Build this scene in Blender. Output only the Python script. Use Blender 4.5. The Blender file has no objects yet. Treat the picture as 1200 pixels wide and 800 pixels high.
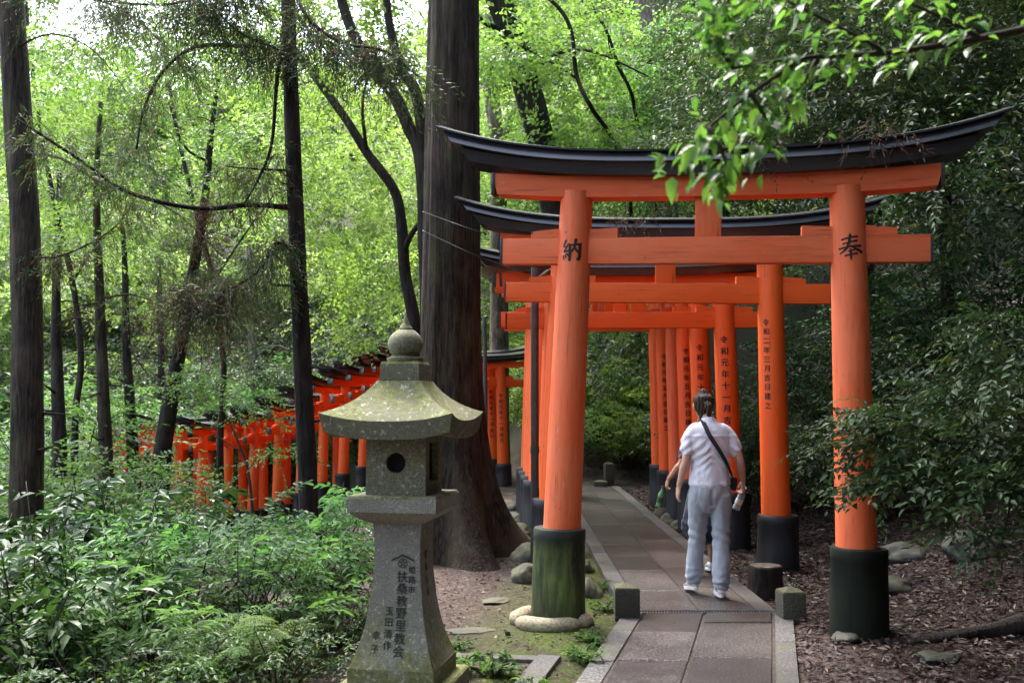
import bpy, bmesh, math, random
import numpy as np
from mathutils import Vector, Matrix, noise

R = math.radians
SC = bpy.context.scene
COL = SC.collection
random.seed(7)
RNG = np.random.default_rng(11)

# ------------------------------------------------------------------ camera, world, sun, exposure
F_PX = 35.0 / 36.0 * 1200.0
PITCH = math.atan(70.0 / F_PX)
CAM_H = 1.6
cam_data = bpy.data.cameras.new('camera')
cam_data.lens = 35.0
cam_data.sensor_width = 36.0
cam_data.clip_start = 0.05
cam_data.clip_end = 2000.0
cam_data.dof.use_dof = True
cam_data.dof.focus_distance = 7.6
cam_data.dof.aperture_fstop = 4.5
cam = bpy.data.objects.new('camera', cam_data)
cam.location = (0, 0, CAM_H)
cam.rotation_euler = (math.pi / 2 + PITCH, 0, 0)
COL.objects.link(cam)
SC.camera = cam

SUN_ELEV, SUN_AZ = R(60), R(-28)          # azimuth from +Y towards +X: sun high, behind the wood to the left
world = bpy.data.worlds.new('World')
SC.world = world
world.use_nodes = True
wn = world.node_tree
wn.nodes.clear()
w_out = wn.nodes.new('ShaderNodeOutputWorld')
w_bg = wn.nodes.new('ShaderNodeBackground')
w_sky = wn.nodes.new('ShaderNodeTexSky')
w_sky.sky_type = 'NISHITA'
w_sky.sun_disc = False
w_sky.sun_elevation = SUN_ELEV
w_sky.sun_rotation = SUN_AZ
w_sky.air_density = 1.0
w_sky.dust_density = 3.0
w_sky.ozone_density = 1.0
w_hsv = wn.nodes.new('ShaderNodeHueSaturation')
w_hsv.inputs['Saturation'].default_value = 0.7     # a white, thinly overcast sky
w_bg.inputs['Strength'].default_value = 0.15
wn.links.new(w_sky.outputs[0], w_hsv.inputs['Color'])
wn.links.new(w_hsv.outputs[0], w_bg.inputs['Color'])
wn.links.new(w_bg.outputs[0], w_out.inputs['Surface'])

sun_data = bpy.data.lights.new('sun', 'SUN')
sun_data.energy = 1.5
sun_data.angle = R(25)
sun_data.color = (1.0, 0.96, 0.9)
sun = bpy.data.objects.new('sun', sun_data)
sd = Vector((math.sin(SUN_AZ) * math.cos(SUN_ELEV), math.cos(SUN_AZ) * math.cos(SUN_ELEV), math.sin(SUN_ELEV)))
sun.rotation_euler = (-sd).to_track_quat('-Z', 'Y').to_euler()
sun.location = sd * 60
COL.objects.link(sun)

SC.view_settings.view_transform = 'Standard'
SC.view_settings.look = 'None'
SC.view_settings.exposure = 3.0
SC.view_settings.gamma = 1.0
SC.render.engine = 'CYCLES'
SC.cycles.use_denoising = True
SC.cycles.max_bounces = 6
SC.cycles.diffuse_bounces = 4
SC.cycles.glossy_bounces = 2
SC.cycles.transmission_bounces = 5
SC.cycles.transparent_max_bounces = 6
SC.cycles.caustics_reflective = False
SC.cycles.caustics_refractive = False


def at(px, py, y):
    """the world point on the plane Y=y that the photograph shows at pixel px, py"""
    c, s = math.cos(PITCH), math.sin(PITCH)
    a, b = (px - 600) / F_PX, (400 - py) / F_PX
    r = (a, c - b * s, s + b * c)
    t = y / r[1]
    return Vector((r[0] * t, y, CAM_H + r[2] * t))


# ------------------------------------------------------------------ object helpers
def tag(o, label=None, cat=None, group=None, kind=None):
    if label: o['label'] = label
    if cat: o['category'] = cat
    if group: o['group'] = group
    if kind: o['kind'] = kind
    return o


def empty(name, loc, rz=0.0, label=None, cat=None, group=None):
    o = bpy.data.objects.new(name, None)
    o.empty_display_size = 0.1
    o.location = loc
    o.rotation_euler = (0, 0, rz)
    COL.objects.link(o)
    return tag(o, label, cat, group)


def link_mesh(name, me, parent=None, mat=None):
    o = bpy.data.objects.new(name, me)
    COL.objects.link(o)
    if parent is not None:
        o.parent = parent
    if mat is not None and not me.materials:
        me.materials.append(mat)
    return o


def copy_tree(o, parent=None):
    c = o.copy()
    COL.objects.link(c)
    c.parent = parent
    for ch in list(o.children):
        copy_tree(ch, c)
    return c


class MB:
    """collects shapes and links them as one mesh"""
    def __init__(self):
        self.v, self.f = [], []

    def add(self, vs, fs):
        n = len(self.v)
        self.v.extend([tuple(p) for p in vs])
        self.f.extend([tuple(i + n for i in f) for f in fs])
        return self

    def box(self, c, s, m=None, bev=0.0):
        x, y, z = s[0] / 2, s[1] / 2, s[2] / 2
        if bev <= 0:
            vs = [Vector((i * x, j * y, k * z)) for k in (-1, 1) for j in (-1, 1) for i in (-1, 1)]
            fs = [(0, 2, 3, 1), (4, 5, 7, 6), (0, 1, 5, 4), (2, 6, 7, 3), (0, 4, 6, 2), (1, 3, 7, 5)]
        else:
            bm = bmesh.new()
            bmesh.ops.create_cube(bm, size=1.0)
            for v in bm.verts:
                v.co = Vector((v.co.x * s[0], v.co.y * s[1], v.co.z * s[2]))
            bmesh.ops.bevel(bm, geom=list(bm.edges), offset=bev, segments=2, affect='EDGES', profile=0.6)
            bm.verts.index_update()
            vs = [v.co.copy() for v in bm.verts]
            fs = [tuple(v.index for v in f.verts) for f in bm.faces]
            bm.free()
        if m is not None:
            vs = [m @ v for v in vs]
        c = Vector(c)
        return self.add([v + c for v in vs], fs)

    def tube(self, pts, rad, n=10, cap=True, prof=None, sx=1.0):
        pts = [Vector(p) for p in pts]
        if not hasattr(rad, '__len__'):
            rad = [rad] * len(pts)
        vs, fs = [], []
        t0 = (pts[1] - pts[0]).normalized()
        ref = Vector((0, -1, 0)) if abs(t0.y) < 0.9 else Vector((1, 0, 0))
        for i, p in enumerate(pts):
            a = pts[max(0, i - 1)]
            b = pts[min(len(pts) - 1, i + 1)]
            t = (b - a).normalized()
            u = (ref - t * ref.dot(t)).normalized()
            ref = u
            w = t.cross(u)
            for k in range(n):
                an = 2 * math.pi * k / n
                rr = rad[i] * (prof(an, i) if prof else 1.0)
                vs.append(p + u * (rr * math.cos(an)) + w * (rr * sx * math.sin(an)))
        for i in range(len(pts) - 1):
            for k in range(n):
                k2 = (k + 1) % n
                fs.append((i * n + k, i * n + k2, (i + 1) * n + k2, (i + 1) * n + k))
        if cap:
            fs.append(tuple(range(n - 1, -1, -1)))
            fs.append(tuple(range((len(pts) - 1) * n, len(pts) * n)))
        return self.add(vs, fs)

    def lathe(self, prof, n=32, c=(0, 0, 0), wob=None):
        vs, fs = [], []
        for i, (r, z) in enumerate(prof):
            for k in range(n):
                a = 2 * math.pi * k / n
                rr = r * (wob(a, i) if wob else 1.0)
                vs.append((c[0] + rr * math.cos(a), c[1] + rr * math.sin(a), c[2] + z))
        m = len(prof)
        for i in range(m - 1):
            for k in range(n):
                k2 = (k + 1) % n
                fs.append((i * n + k, i * n + k2, (i + 1) * n + k2, (i + 1) * n + k))
        fs.append(tuple(range(n - 1, -1, -1)))
        fs.append(tuple(range((m - 1) * n, m * n)))
        return self.add(vs, fs)

    def square_stack(self, prof):
        """square sections (half width, z), bottom to top"""
        vs, fs = [], []
        for w, z in prof:
            vs += [(-w, -w, z), (w, -w, z), (w, w, z), (-w, w, z)]
        m = len(prof)
        for i in range(m - 1):
            for k in range(4):
                k2 = (k + 1) % 4
                fs.append((i * 4 + k, i * 4 + k2, i * 4 + 4 + k2, i * 4 + 4 + k))
        fs.append((3, 2, 1, 0))
        fs.append(tuple(range((m - 1) * 4, m * 4)))
        return self.add(vs, fs)

    def mesh(self, name, mat=None, smooth=None):
        me = bpy.data.meshes.new(name)
        me.from_pydata(self.v, [], self.f)
        me.validate()
        me.update()
        if mat is not None:
            me.materials.append(mat)
        if smooth is not None:
            me.shade_smooth()
            if smooth < 180:
                me.set_sharp_from_angle(angle=R(smooth))
        return me

    def build(self, name, mat, parent=None, smooth=None):
        return link_mesh(name, self.mesh(name, mat, smooth), parent)


# ------------------------------------------------------------------ node materials
def new_mat(name):
    m = bpy.data.materials.new(name)
    m.use_nodes = True
    nt = m.node_tree
    nt.nodes.clear()
    out = nt.nodes.new('ShaderNodeOutputMaterial')
    return m, nt, out


class NT:
    def __init__(self, nt):
        self.nt = nt

    def n(self, kind, **kw):
        nd = self.nt.nodes.new(kind)
        for k, v in kw.items():
            if k.startswith('_'):
                setattr(nd, k[1:], v)
        return nd

    def link(self, a, b):
        self.nt.links.new(a, b)

    def coord(self, which='Object', scale=(1, 1, 1)):
        tc = self.n('ShaderNodeTexCoord')
        mp = self.n('ShaderNodeMapping')
        mp.inputs['Scale'].default_value = scale
        self.link(tc.outputs[which], mp.inputs['Vector'])
        return mp.outputs['Vector']

    def pos(self, scale=(1, 1, 1)):
        g = self.n('ShaderNodeNewGeometry')
        mp = self.n('ShaderNodeMapping')
        mp.inputs['Scale'].default_value = scale
        self.link(g.outputs['Position'], mp.inputs['Vector'])
        return mp.outputs['Vector']

    def noise(self, vec, scale, detail=4, rough=0.55, dist=0.0):
        t = self.n('ShaderNodeTexNoise')
        t.inputs['Scale'].default_value = scale
        t.inputs['Detail'].default_value = detail
        t.inputs['Roughness'].default_value = rough
        t.inputs['Distortion'].default_value = dist
        self.link(vec, t.inputs['Vector'])
        return t.outputs['Fac']

    def voro(self, vec, scale, feature='F1', out='Distance'):
        t = self.n('ShaderNodeTexVoronoi')
        t.feature = feature
        t.inputs['Scale'].default_value = scale
        self.link(vec, t.inputs['Vector'])
        return t.outputs[out]

    def ramp(self, fac, stops, interp='LINEAR'):
        r = self.n('ShaderNodeValToRGB')
        cr = r.color_ramp
        cr.interpolation = interp
        while len(cr.elements) < len(stops):
            cr.elements.new(0.5)
        for e, (p, c) in zip(cr.elements, stops):
            e.position = p
            e.color = (*c, 1) if len(c) == 3 else c
        self.link(fac, r.inputs['Fac'])
        return r.outputs['Color']

    def rng(self, fac, a, b, c=0.0, d=1.0):
        r = self.n('ShaderNodeMapRange')
        for k, v in zip(('From Min', 'From Max', 'To Min', 'To Max'), (a, b, c, d)):
            r.inputs[k].default_value = v
        self.link(fac, r.inputs['Value'])
        return r.outputs[0]

    def mix(self, fac, a, b, mode='MIX'):
        m = self.n('ShaderNodeMix')
        m.data_type = 'RGBA'
        m.blend_type = mode
        for sock, v in ((m.inputs[0], fac), (m.inputs[6], a), (m.inputs[7], b)):
            if isinstance(v, (int, float)):
                sock.default_value = v
            elif isinstance(v, tuple):
                sock.default_value = (*v, 1)
            else:
                self.link(v, sock)
        return m.outputs[2]

    def math(self, op, a, b=None):
        m = self.n('ShaderNodeMath')
        m.operation = op
        for i, v in enumerate((a, b)):
            if v is None: continue
            if isinstance(v, (int, float)):
                m.inputs[i].default_value = v
            else:
                self.link(v, m.inputs[i])
        return m.outputs[0]

    def sep(self, vec):
        s = self.n('ShaderNodeSeparateXYZ')
        self.link(vec, s.inputs[0])
        return s.outputs

    def bump(self, h, strength=0.3, dist=0.01, prev=None):
        b = self.n('ShaderNodeBump')
        b.inputs['Strength'].default_value = strength
        b.inputs['Distance'].default_value = dist
        self.link(h, b.inputs['Height'])
        if prev is not None:
            self.link(prev, b.inputs['Normal'])
        return b.outputs[0]

    def bsdf(self, col, rough=0.6, spec=0.5, normal=None, metal=0.0):
        p = self.n('ShaderNodeBsdfPrincipled')
        for key, v in (('Base Color', col), ('Roughness', rough), ('Specular IOR Level', spec), ('Metallic', metal)):
            if isinstance(v, (int, float)):
                p.inputs[key].default_value = v
            elif isinstance(v, tuple):
                p.inputs[key].default_value = (*v, 1)
            else:
                self.link(v, p.inputs[key])
        if normal is not None:
            self.link(normal, p.inputs['Normal'])
        return p


def mat_paint(name, base, pale, dirt=0.35, rough=0.42, spec=0.4, along='z'):
    """painted timber: faded streaks along the grain, small knocks, grime near the foot"""
    m, nt, out = new_mat(name)
    t = NT(nt)
    ax = (lambda k: (1, 1, k)) if along == 'z' else (lambda k: (k, 1, 1))
    v = t.coord('Object', ax(0.12))
    streak = t.noise(v, 26, 5, 0.6)
    big = t.noise(t.coord('Object', ax(0.45)), 2.2, 4, 0.6)
    col = t.mix(t.rng(big, 0.38, 0.68), base, pale)
    col = t.mix(t.math('MULTIPLY', t.rng(streak, 0.52, 0.78), dirt), col, tuple(c * 0.35 for c in base))
    knock = t.noise(t.coord('Object', ax(0.7)), 34, 2, 0.5)
    col = t.mix(t.rng(knock, 0.735, 0.76), col, (0.10, 0.045, 0.03))
    crack = t.noise(t.coord('Object', ax(0.035)), 58, 3, 0.6, 0.4)
    col = t.mix(t.math('MULTIPLY', t.rng(crack, 0.64, 0.70), 0.55), col, tuple(c * 0.22 for c in base))
    drip = t.noise(t.coord('Object', ax(0.06)), 9, 5, 0.7)
    col = t.mix(t.math('MULTIPLY', t.rng(drip, 0.56, 0.74), dirt * 1.1), col, (0.16, 0.045, 0.022))
    peel = t.noise(t.coord('Object', ax(0.3)), 16, 5, 0.7)
    col = t.mix(t.math('MULTIPLY', t.rng(peel, 0.66, 0.69), dirt * 1.6), col, (0.62, 0.30, 0.20))
    bmp = t.bump(streak, 0.3, 0.005)
    bmp = t.bump(crack, 0.35, 0.004, bmp)
    bmp = t.bump(t.noise(t.coord('Object'), 90, 3), 0.06, 0.002, bmp)
    p = t.bsdf(col, t.rng(big, 0.3, 0.7, rough - 0.06, rough + 0.14), spec, bmp)
    t.link(p.outputs[0], out.inputs[0])
    return m


def mat_simple(name, c1, c2, scale=8, rough=0.6, spec=0.4, bump=0.2, bscale=40, stretch=(1, 1, 1), bdist=0.01):
    m, nt, out = new_mat(name)
    t = NT(nt)
    v = t.coord('Object', stretch)
    col = t.ramp(t.noise(v, scale, 5, 0.62), [(0.3, c1), (0.72, c2)])
    p = t.bsdf(col, rough, spec, t.bump(t.noise(v, bscale, 5, 0.65), bump, bdist))
    t.link(p.outputs[0], out.inputs[0])
    return m


def mat_bark(name, c1, c2, c3, vs=18, zs=0.1, depth=0.02, moss=0.0):
    m, nt, out = new_mat(name)
    t = NT(nt)
    v = t.coord('Object', (1, 1, zs))
    fib = t.noise(v, vs, 6, 0.7, 0.6)
    fine = t.noise(t.coord('Object', (1, 1, zs * 1.6)), vs * 4, 4, 0.7)
    h = t.math('ADD', fib, t.math('MULTIPLY', fine, 0.35))
    col = t.ramp(fib, [(0.38, c1), (0.50, c2), (0.64, c3)])
    patch = t.noise(t.coord('Object', (1, 1, 0.5)), 2.2, 5, 0.6)
    col = t.mix(t.math('MULTIPLY', t.rng(patch, 0.5, 0.72), 0.55), col, tuple(x * 1.7 for x in c3))
    if moss:
        mp = t.noise(t.coord('Object', (1, 1, 0.6)), 5, 5, 0.65)
        col = t.mix(t.math('MULTIPLY', t.rng(mp, 0.5, 0.66), moss), col, (0.07, 0.085, 0.02))
    p = t.bsdf(col, 0.85, 0.2, t.bump(h, 1.0, depth * 1.8))
    t.link(p.outputs[0], out.inputs[0])
    return m


def mat_leaf(name, dark, light, odd=None, trans=0.4, rough=0.4, spec=0.5, odd_at=0.95, tcol=None):
    m, nt, out = new_mat(name)
    t = NT(nt)
    g = t.n('ShaderNodeNewGeometry')
    oi = t.n('ShaderNodeObjectInfo')
    r = t.math('FRACT', t.math('ADD', g.outputs['Random Per Island'], t.math('MULTIPLY', oi.outputs['Random'], 7.31)))
    clump = t.noise(t.pos(), 0.55, 4, 0.62)
    rr = t.math('ADD', t.math('MULTIPLY', r, 0.5), t.math('MULTIPLY', t.rng(clump, 0.34, 0.66), 0.5))
    col = t.ramp(rr, [(0.08, dark), (0.9, light)])
    if odd is not None:
        col = t.mix(t.rng(r, odd_at, odd_at + 0.02), col, odd)
    vein = t.noise(t.coord('Object'), 60, 2)
    col = t.mix(t.math('MULTIPLY', vein, 0.25), col, dark)
    vary = t.n('ShaderNodeHueSaturation')                    # each plant a little different
    t.link(t.rng(oi.outputs['Random'], 0, 1, 0.475, 0.515), vary.inputs['Hue'])
    t.link(t.rng(t.math('FRACT', t.math('MULTIPLY', oi.outputs['Random'], 13.7)), 0, 1, 0.62, 1.22), vary.inputs['Value'])
    t.link(col, vary.inputs['Color'])
    col = vary.outputs[0]
    p = t.bsdf(col, rough, spec)
    tr = t.n('ShaderNodeBsdfTranslucent')
    tc = t.mix(1.0, col, tcol or (0.98, 1.0, 0.62), 'MULTIPLY')
    tc2 = t.n('ShaderNodeHueSaturation')
    tc2.inputs['Value'].default_value = 1.7
    tc2.inputs['Saturation'].default_value = 1.0
    t.link(tc, tc2.inputs['Color'])
    t.link(tc2.outputs[0], tr.inputs['Color'])
    mx = t.n('ShaderNodeMixShader')
    mx.inputs[0].default_value = trans
    t.link(p.outputs[0], mx.inputs[1])
    t.link(tr.outputs[0], mx.inputs[2])
    t.link(mx.outputs[0], out.inputs[0])
    return m


def mat_granite(name, base, dark, light, damp=0.5, rough=0.6, moss=0.0, moss_up=False, scale=160, low=None):
    """speckled stone; moss grows on upward faces and in patches"""
    m, nt, out = new_mat(name)
    t = NT(nt)
    v = t.coord('Object')
    sp = t.noise(v, scale, 2, 0.5)
    col = t.ramp(sp, [(0.34, dark), (0.5, base), (0.64, light)])
    blot = t.noise(v, 3.2, 6, 0.65)
    oi = t.n('ShaderNodeObjectInfo')
    tint = t.math('ADD', t.math('MULTIPLY', oi.outputs['Random'], 0.5), t.math('MULTIPLY', blot, 0.9))
    col = t.mix(t.math('MULTIPLY', t.rng(tint, 0.35, 0.95), damp), col, tuple(c * 0.42 for c in base))
    stain = t.noise(t.pos(), 1.7, 5, 0.7)
    col = t.mix(t.math('MULTIPLY', t.rng(stain, 0.46, 0.70), damp * 0.6), col, tuple(c * 0.30 for c in base))
    h = t.math('ADD', sp, t.math('MULTIPLY', t.noise(v, 26, 5, 0.7), 1.2))
    if moss:
        mo = t.noise(t.pos(), 5.5, 6, 0.7)
        mask = t.rng(mo, 0.44, 0.62)
        if moss_up:
            g = t.n('ShaderNodeNewGeometry')
            nz = t.sep(g.outputs['Normal'])[2]
            mask = t.math('MULTIPLY', t.math('MINIMUM', t.math('ADD', mask, 0.45), 1.0), t.rng(nz, 0.03, 0.42, 0.34 if moss > .9 else 0.10, 1.0))
        if low is not None:
            zz = t.sep(t.coord('Object'))[2]
            creep = t.math('MULTIPLY', t.rng(t.math('ADD', zz, t.math('MULTIPLY', mo, -0.5)), low[0], low[1]), t.rng(mo, 0.30, 0.52, 0.25, 1.0))
            mask = t.math('MAXIMUM', mask, creep)
        mosscol = t.ramp(t.noise(v, 38, 5, 0.75), [(0.3, (0.040, 0.050, 0.010)), (0.52, (0.115, 0.120, 0.026)), (0.72, (0.21, 0.205, 0.070))])
        col = t.mix(t.math('MULTIPLY', mask, moss), col, mosscol)
        col = t.mix(t.math('MULTIPLY', t.rng(t.noise(v, 34, 5, 0.75), 0.57, 0.63), 0.62 if moss > .6 else .08), col, (0.40, 0.41, 0.34))
    p = t.bsdf(col, rough, 0.4, t.bump(h, 0.35, 0.006))
    t.link(p.outputs[0], out.inputs[0])
    return m


M = {}
M['vermilion'] = mat_paint('vermilion', (0.80, 0.092, 0.006), (0.82, 0.125, 0.014), 0.25, 0.5)
M['vermilion_faded'] = mat_paint('vermilion_faded', (0.76, 0.115, 0.026), (0.74, 0.165, 0.062), 0.42, 0.56)
M['vermilion_dark'] = mat_paint('vermilion_dark', (0.66, 0.062, 0.008), (0.74, 0.10, 0.014), 0.35, 0.5)
for k_, a_ in (('vermilion', ((0.80, 0.092, 0.006), (0.82, 0.125, 0.014), 0.25, 0.5)), ('vermilion_faded', ((0.76, 0.115, 0.026), (0.74, 0.165, 0.062), 0.42, 0.56)), ('vermilion_dark', ((0.66, 0.062, 0.008), (0.74, 0.10, 0.014), 0.35, 0.5))):
    M[k_ + '_beam'] = mat_paint(k_ + '_beam', *a_, along='x')
M['lacquer'] = mat_simple('black_lacquer', (0.016, 0.016, 0.021), (0.044, 0.044, 0.054), 5, 0.27, 0.6, 0.10, 30, (0.3, 1, 1), 0.004)
M['sleeve_black'] = mat_simple('sleeve_black', (0.008, 0.009, 0.011), (0.022, 0.022, 0.026), 6, 0.5, 0.45, 0.15, 60, (1, 1, 0.3), 0.004)
M['ink'] = mat_simple('ink', (0.010, 0.008, 0.008), (0.02, 0.016, 0.014), 20, 0.6, 0.3, 0.0, 40)
M['ink_grey'] = mat_simple('worn_ink', (0.018, 0.019, 0.018), (0.06, 0.062, 0.055), 60, 0.8, 0.2, 0.0, 40)
M['lantern'] = mat_granite('lantern_stone', (0.165, 0.155, 0.112), (0.07, 0.067, 0.048), (0.28, 0.27, 0.21), 0.7, 0.85, 0.95, True, 150)
M['lantern_grey'] = mat_granite('lantern_grey_stone', (0.27, 0.258, 0.225), (0.135, 0.13, 0.112), (0.40, 0.385, 0.345), 0.55, 0.85, 0.85, True, 170, (0.42, 0.10))
M['hollow'] = mat_simple('hollow_shade', (0.01, 0.01, 0.009), (0.02, 0.02, 0.018), 8, 0.9, 0.1)  # near-black colour stands in for the shade inside hollows
M['slab'] = mat_granite('paving_granite', (0.070, 0.060, 0.053), (0.017, 0.0148, 0.0132), (0.26, 0.23, 0.212), 0.85, 0.40, 0, False, 72)
M['border'] = mat_granite('border_granite', (0.13, 0.12, 0.118), (0.045, 0.042, 0.040), (0.29, 0.275, 0.27), 0.85, 0.55, 0.25, False, 55)
M['post_stone'] = mat_granite('post_stone', (0.070, 0.064, 0.052), (0.028, 0.027, 0.022), (0.13, 0.124, 0.105), 0.6, 0.8, 0.5, True, 120)
M['boulder'] = mat_granite('boulder_stone', (0.17, 0.158, 0.132), (0.07, 0.066, 0.054), (0.27, 0.255, 0.22), 0.9, 0.8, 0.5, True, 70)
M['foundation'] = mat_granite('foundation_stone', (0.33, 0.27, 0.17), (0.2, 0.16, 0.1), (0.42, 0.36, 0.25), 0.35, 0.75, 0.15, False, 60)
M['dark_rock'] = mat_granite('dark_rock', (0.035, 0.034, 0.034), (0.014, 0.0135, 0.0135), (0.075, 0.072, 0.072), 0.8, 0.7, 0.2, True, 60)
M['mortar'] = mat_simple('joint_soil', (0.055, 0.044, 0.038), (0.12, 0.095, 0.08), 20, 0.9, 0.2, 0.4, 90)
M['cedar_bark'] = mat_bark('cedar_bark', (0.008, 0.005, 0.0035), (0.030, 0.020, 0.014), (0.078, 0.056, 0.040), 40, 0.075, 0.03, 0.35)
M['dark_bark'] = mat_bark('dark_bark', (0.007, 0.0055, 0.005), (0.018, 0.014, 0.011), (0.040, 0.031, 0.025), 24, 0.16, 0.02)
M['pale_bark'] = mat_bark('pale_bark', (0.045, 0.034, 0.027), (0.11, 0.088, 0.070), (0.20, 0.165, 0.135), 16, 0.3, 0.015, 0.25)
M['twig'] = mat_simple('twig_bark', (0.02, 0.014, 0.010), (0.055, 0.042, 0.030), 30, 0.8, 0.2, 0.3, 80)
M['twig_green'] = mat_simple('green_twig', (0.03, 0.045, 0.012), (0.07, 0.085, 0.03), 30, 0.7, 0.2, 0.2, 80)
M['maple_leaf'] = mat_leaf('maple_leaf', (0.045, 0.112, 0.026), (0.180, 0.285, 0.075), None, 0.5, 0.45, 0.45)
M['far_maple'] = mat_leaf('far_maple_leaf', (0.024, 0.066, 0.020), (0.190, 0.305, 0.095), (0.42, 0.46, 0.28), 0.5, 0.5, 0.35, 0.95)
M['far_evergreen'] = mat_leaf('far_evergreen_leaf', (0.010, 0.026, 0.013), (0.070, 0.115, 0.052), (0.20, 0.25, 0.08), 0.32, 0.5, 0.3, 0.95)
M['dark_leaf'] = mat_leaf('dark_glossy_leaf', (0.008, 0.026, 0.011), (0.074, 0.145, 0.054), (0.18, 0.19, 0.045), 0.25, 0.45, 0.35, 0.965)
M['glossy_leaf'] = mat_leaf('glossy_leaf', (0.012, 0.042, 0.014), (0.050, 0.12, 0.034), None, 0.2, 0.45, 0.28)
M['soft_leaf'] = mat_leaf('soft_leaf', (0.026, 0.080, 0.024), (0.125, 0.235, 0.075), None, 0.42, 0.48, 0.26)
M['under_leaf'] = mat_leaf('undergrowth_leaf', (0.014, 0.038, 0.012), (0.070, 0.140, 0.040), (0.20, 0.22, 0.05), 0.35, 0.45, 0.35, 0.97)
M['fern'] = mat_leaf('fern_leaf', (0.050, 0.115, 0.025), (0.15, 0.25, 0.060), None, 0.5, 0.5, 0.3)
M['branch_leaf'] = mat_leaf('overhang_leaf', (0.035, 0.095, 0.020), (0.11, 0.23, 0.045), None, 0.5, 0.36, 0.4)
M['cedar_needle'] = mat_leaf('cedar_needle', (0.028, 0.058, 0.026), (0.090, 0.14, 0.060), (0.13, 0.075, 0.048), 0.35, 0.5, 0.3, 0.88)
M['dead_needle'] = mat_leaf('dead_needle', (0.045, 0.026, 0.018), (0.13, 0.080, 0.058), None, 0.25, 0.7, 0.2, tcol=(1, .9, .7))
M['litter'] = mat_leaf('fallen_leaf', (0.014, 0.008, 0.006), (0.072, 0.040, 0.028), (0.21, 0.15, 0.11), 0.12, 0.55, 0.4, 0.93, (1, .8, .6))
M['grit'] = mat_leaf('grit', (0.05, 0.032, 0.026), (0.22, 0.17, 0.15), (0.42, 0.38, 0.34), 0.0, 0.8, 0.2, 0.93)
M['metal'] = mat_simple('dull_metal', (0.035, 0.045, 0.040), (0.075, 0.085, 0.078), 12, 0.55, 0.5, 0.1, 60)
M['grate'] = mat_simple('grate_steel', (0.05, 0.05, 0.052), (0.13, 0.13, 0.13), 30, 0.45, 0.5, 0.1, 60)


# ------------------------------------------------------------------ terrain
def sstep(a, b, x):
    t = np.clip((np.asarray(x, float) - a) / (b - a), 0, 1)
    return t * t * (3 - 2 * t)


def wob(x, y, s, p=0.0):
    return (np.sin(x * s + 1.3 + p) * np.cos(y * s * 1.17 - 0.7 + p) + 0.5 * np.sin(x * s * 2.3 - y * s * 1.9 + 2.1 + p)) / 1.5


def height(x, y):
    x = np.asarray(x, float)
    y = np.asarray(y, float)
    left = -1.3 * sstep(-1.2, -6.5, x) * (1 - 0.35 * sstep(6, 2, y))
    gully = -0.5 * sstep(-6.0, -14.0, x)
    rr = np.clip(x - 2.45 - 0.35 * sstep(9, 14, y), 0, None)
    bank = 0.10 * rr + 0.17 * np.clip(rr - 0.6, 0, None) ** 1.55
    bank = np.minimum(bank, 16 + 0 * bank)
    by = np.clip(y - 19.6, 0, None) * sstep(-1.2, 1.2, x)
    back = 0.30 * by + 0.010 * by ** 2
    fy = np.clip(y - 29 - 0.25 * np.clip(-x, 0, 30), 0, None) * sstep(1.5, -1.5, x)
    far = 0.30 * fy + 0.004 * fy ** 2
    h = left + gully + np.minimum(np.maximum(bank, back + 0.4 * bank), 34) + np.minimum(far, 34)
    onpath = np.maximum(sstep(0.25, 0.75, x) * sstep(2.5, 2.15, x) * (y < 19.2), 0)
    rough = 0.05 * wob(x, y, 1.1) + 0.028 * wob(x, y, 3.7, 1.0) + 0.012 * wob(x, y, 9.0, 2.0)
    nearflat = sstep(-0.75, 0.1, x) * sstep(2.8, 2.3, x) * (y < 19)
    h = h + rough * (1 - 0.8 * nearflat)
    h = h - 0.075 * np.where(y < 7.6, sstep(0.75, 0.55, np.abs(x - (0.996 + 0.26 * (y - 5.77)))), onpath)
    return h


def hz(x, y):
    return float(height(x, y))


def stretch(lo, hi, c, step, n, grow):
    a = [c]
    s = step
    while a[-1] < hi:
        s = step if abs(a[-1] - c) < n else s * grow
        a.append(a[-1] + s)
    b = [c]
    s = step
    while b[-1] > lo:
        s = step if abs(b[-1] - c) < n else s * grow
        b.append(b[-1] - s)
    return np.array(sorted(set(b[1:] + a)))


gx = stretch(-260, 260, 0.8, 0.13, 5.0, 1.10)
gy = stretch(-120, 400, 8.5, 0.16, 5.5, 1.09)
GX, GY = np.meshgrid(gx, gy)
GZ = height(GX, GY)
V = np.stack([GX, GY, GZ], -1).reshape(-1, 3)
nx, ny = len(gx), len(gy)
ii = (np.arange(ny - 1)[:, None] * nx + np.arange(nx - 1)[None, :]).reshape(-1)
FQ = np.stack([ii, ii + 1, ii + nx + 1, ii + nx], 1)


def np_mesh(name, v, f, mat=None, smooth=False):
    me = bpy.data.meshes.new(name)
    k = f.shape[1]
    me.vertices.add(len(v))
    me.vertices.foreach_set('co', np.ascontiguousarray(v, dtype=np.float32).ravel())
    me.loops.add(f.size)
    me.loops.foreach_set('vertex_index', np.ascontiguousarray(f, dtype=np.int32).ravel())
    me.polygons.add(len(f))
    me.polygons.foreach_set('loop_start', np.arange(0, f.size, k, dtype=np.int32))
    me.polygons.foreach_set('use_smooth', np.full(len(f), smooth, dtype=bool))
    me.update(calc_edges=True)
    if mat is not None:
        me.materials.append(mat)
    return me


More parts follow.
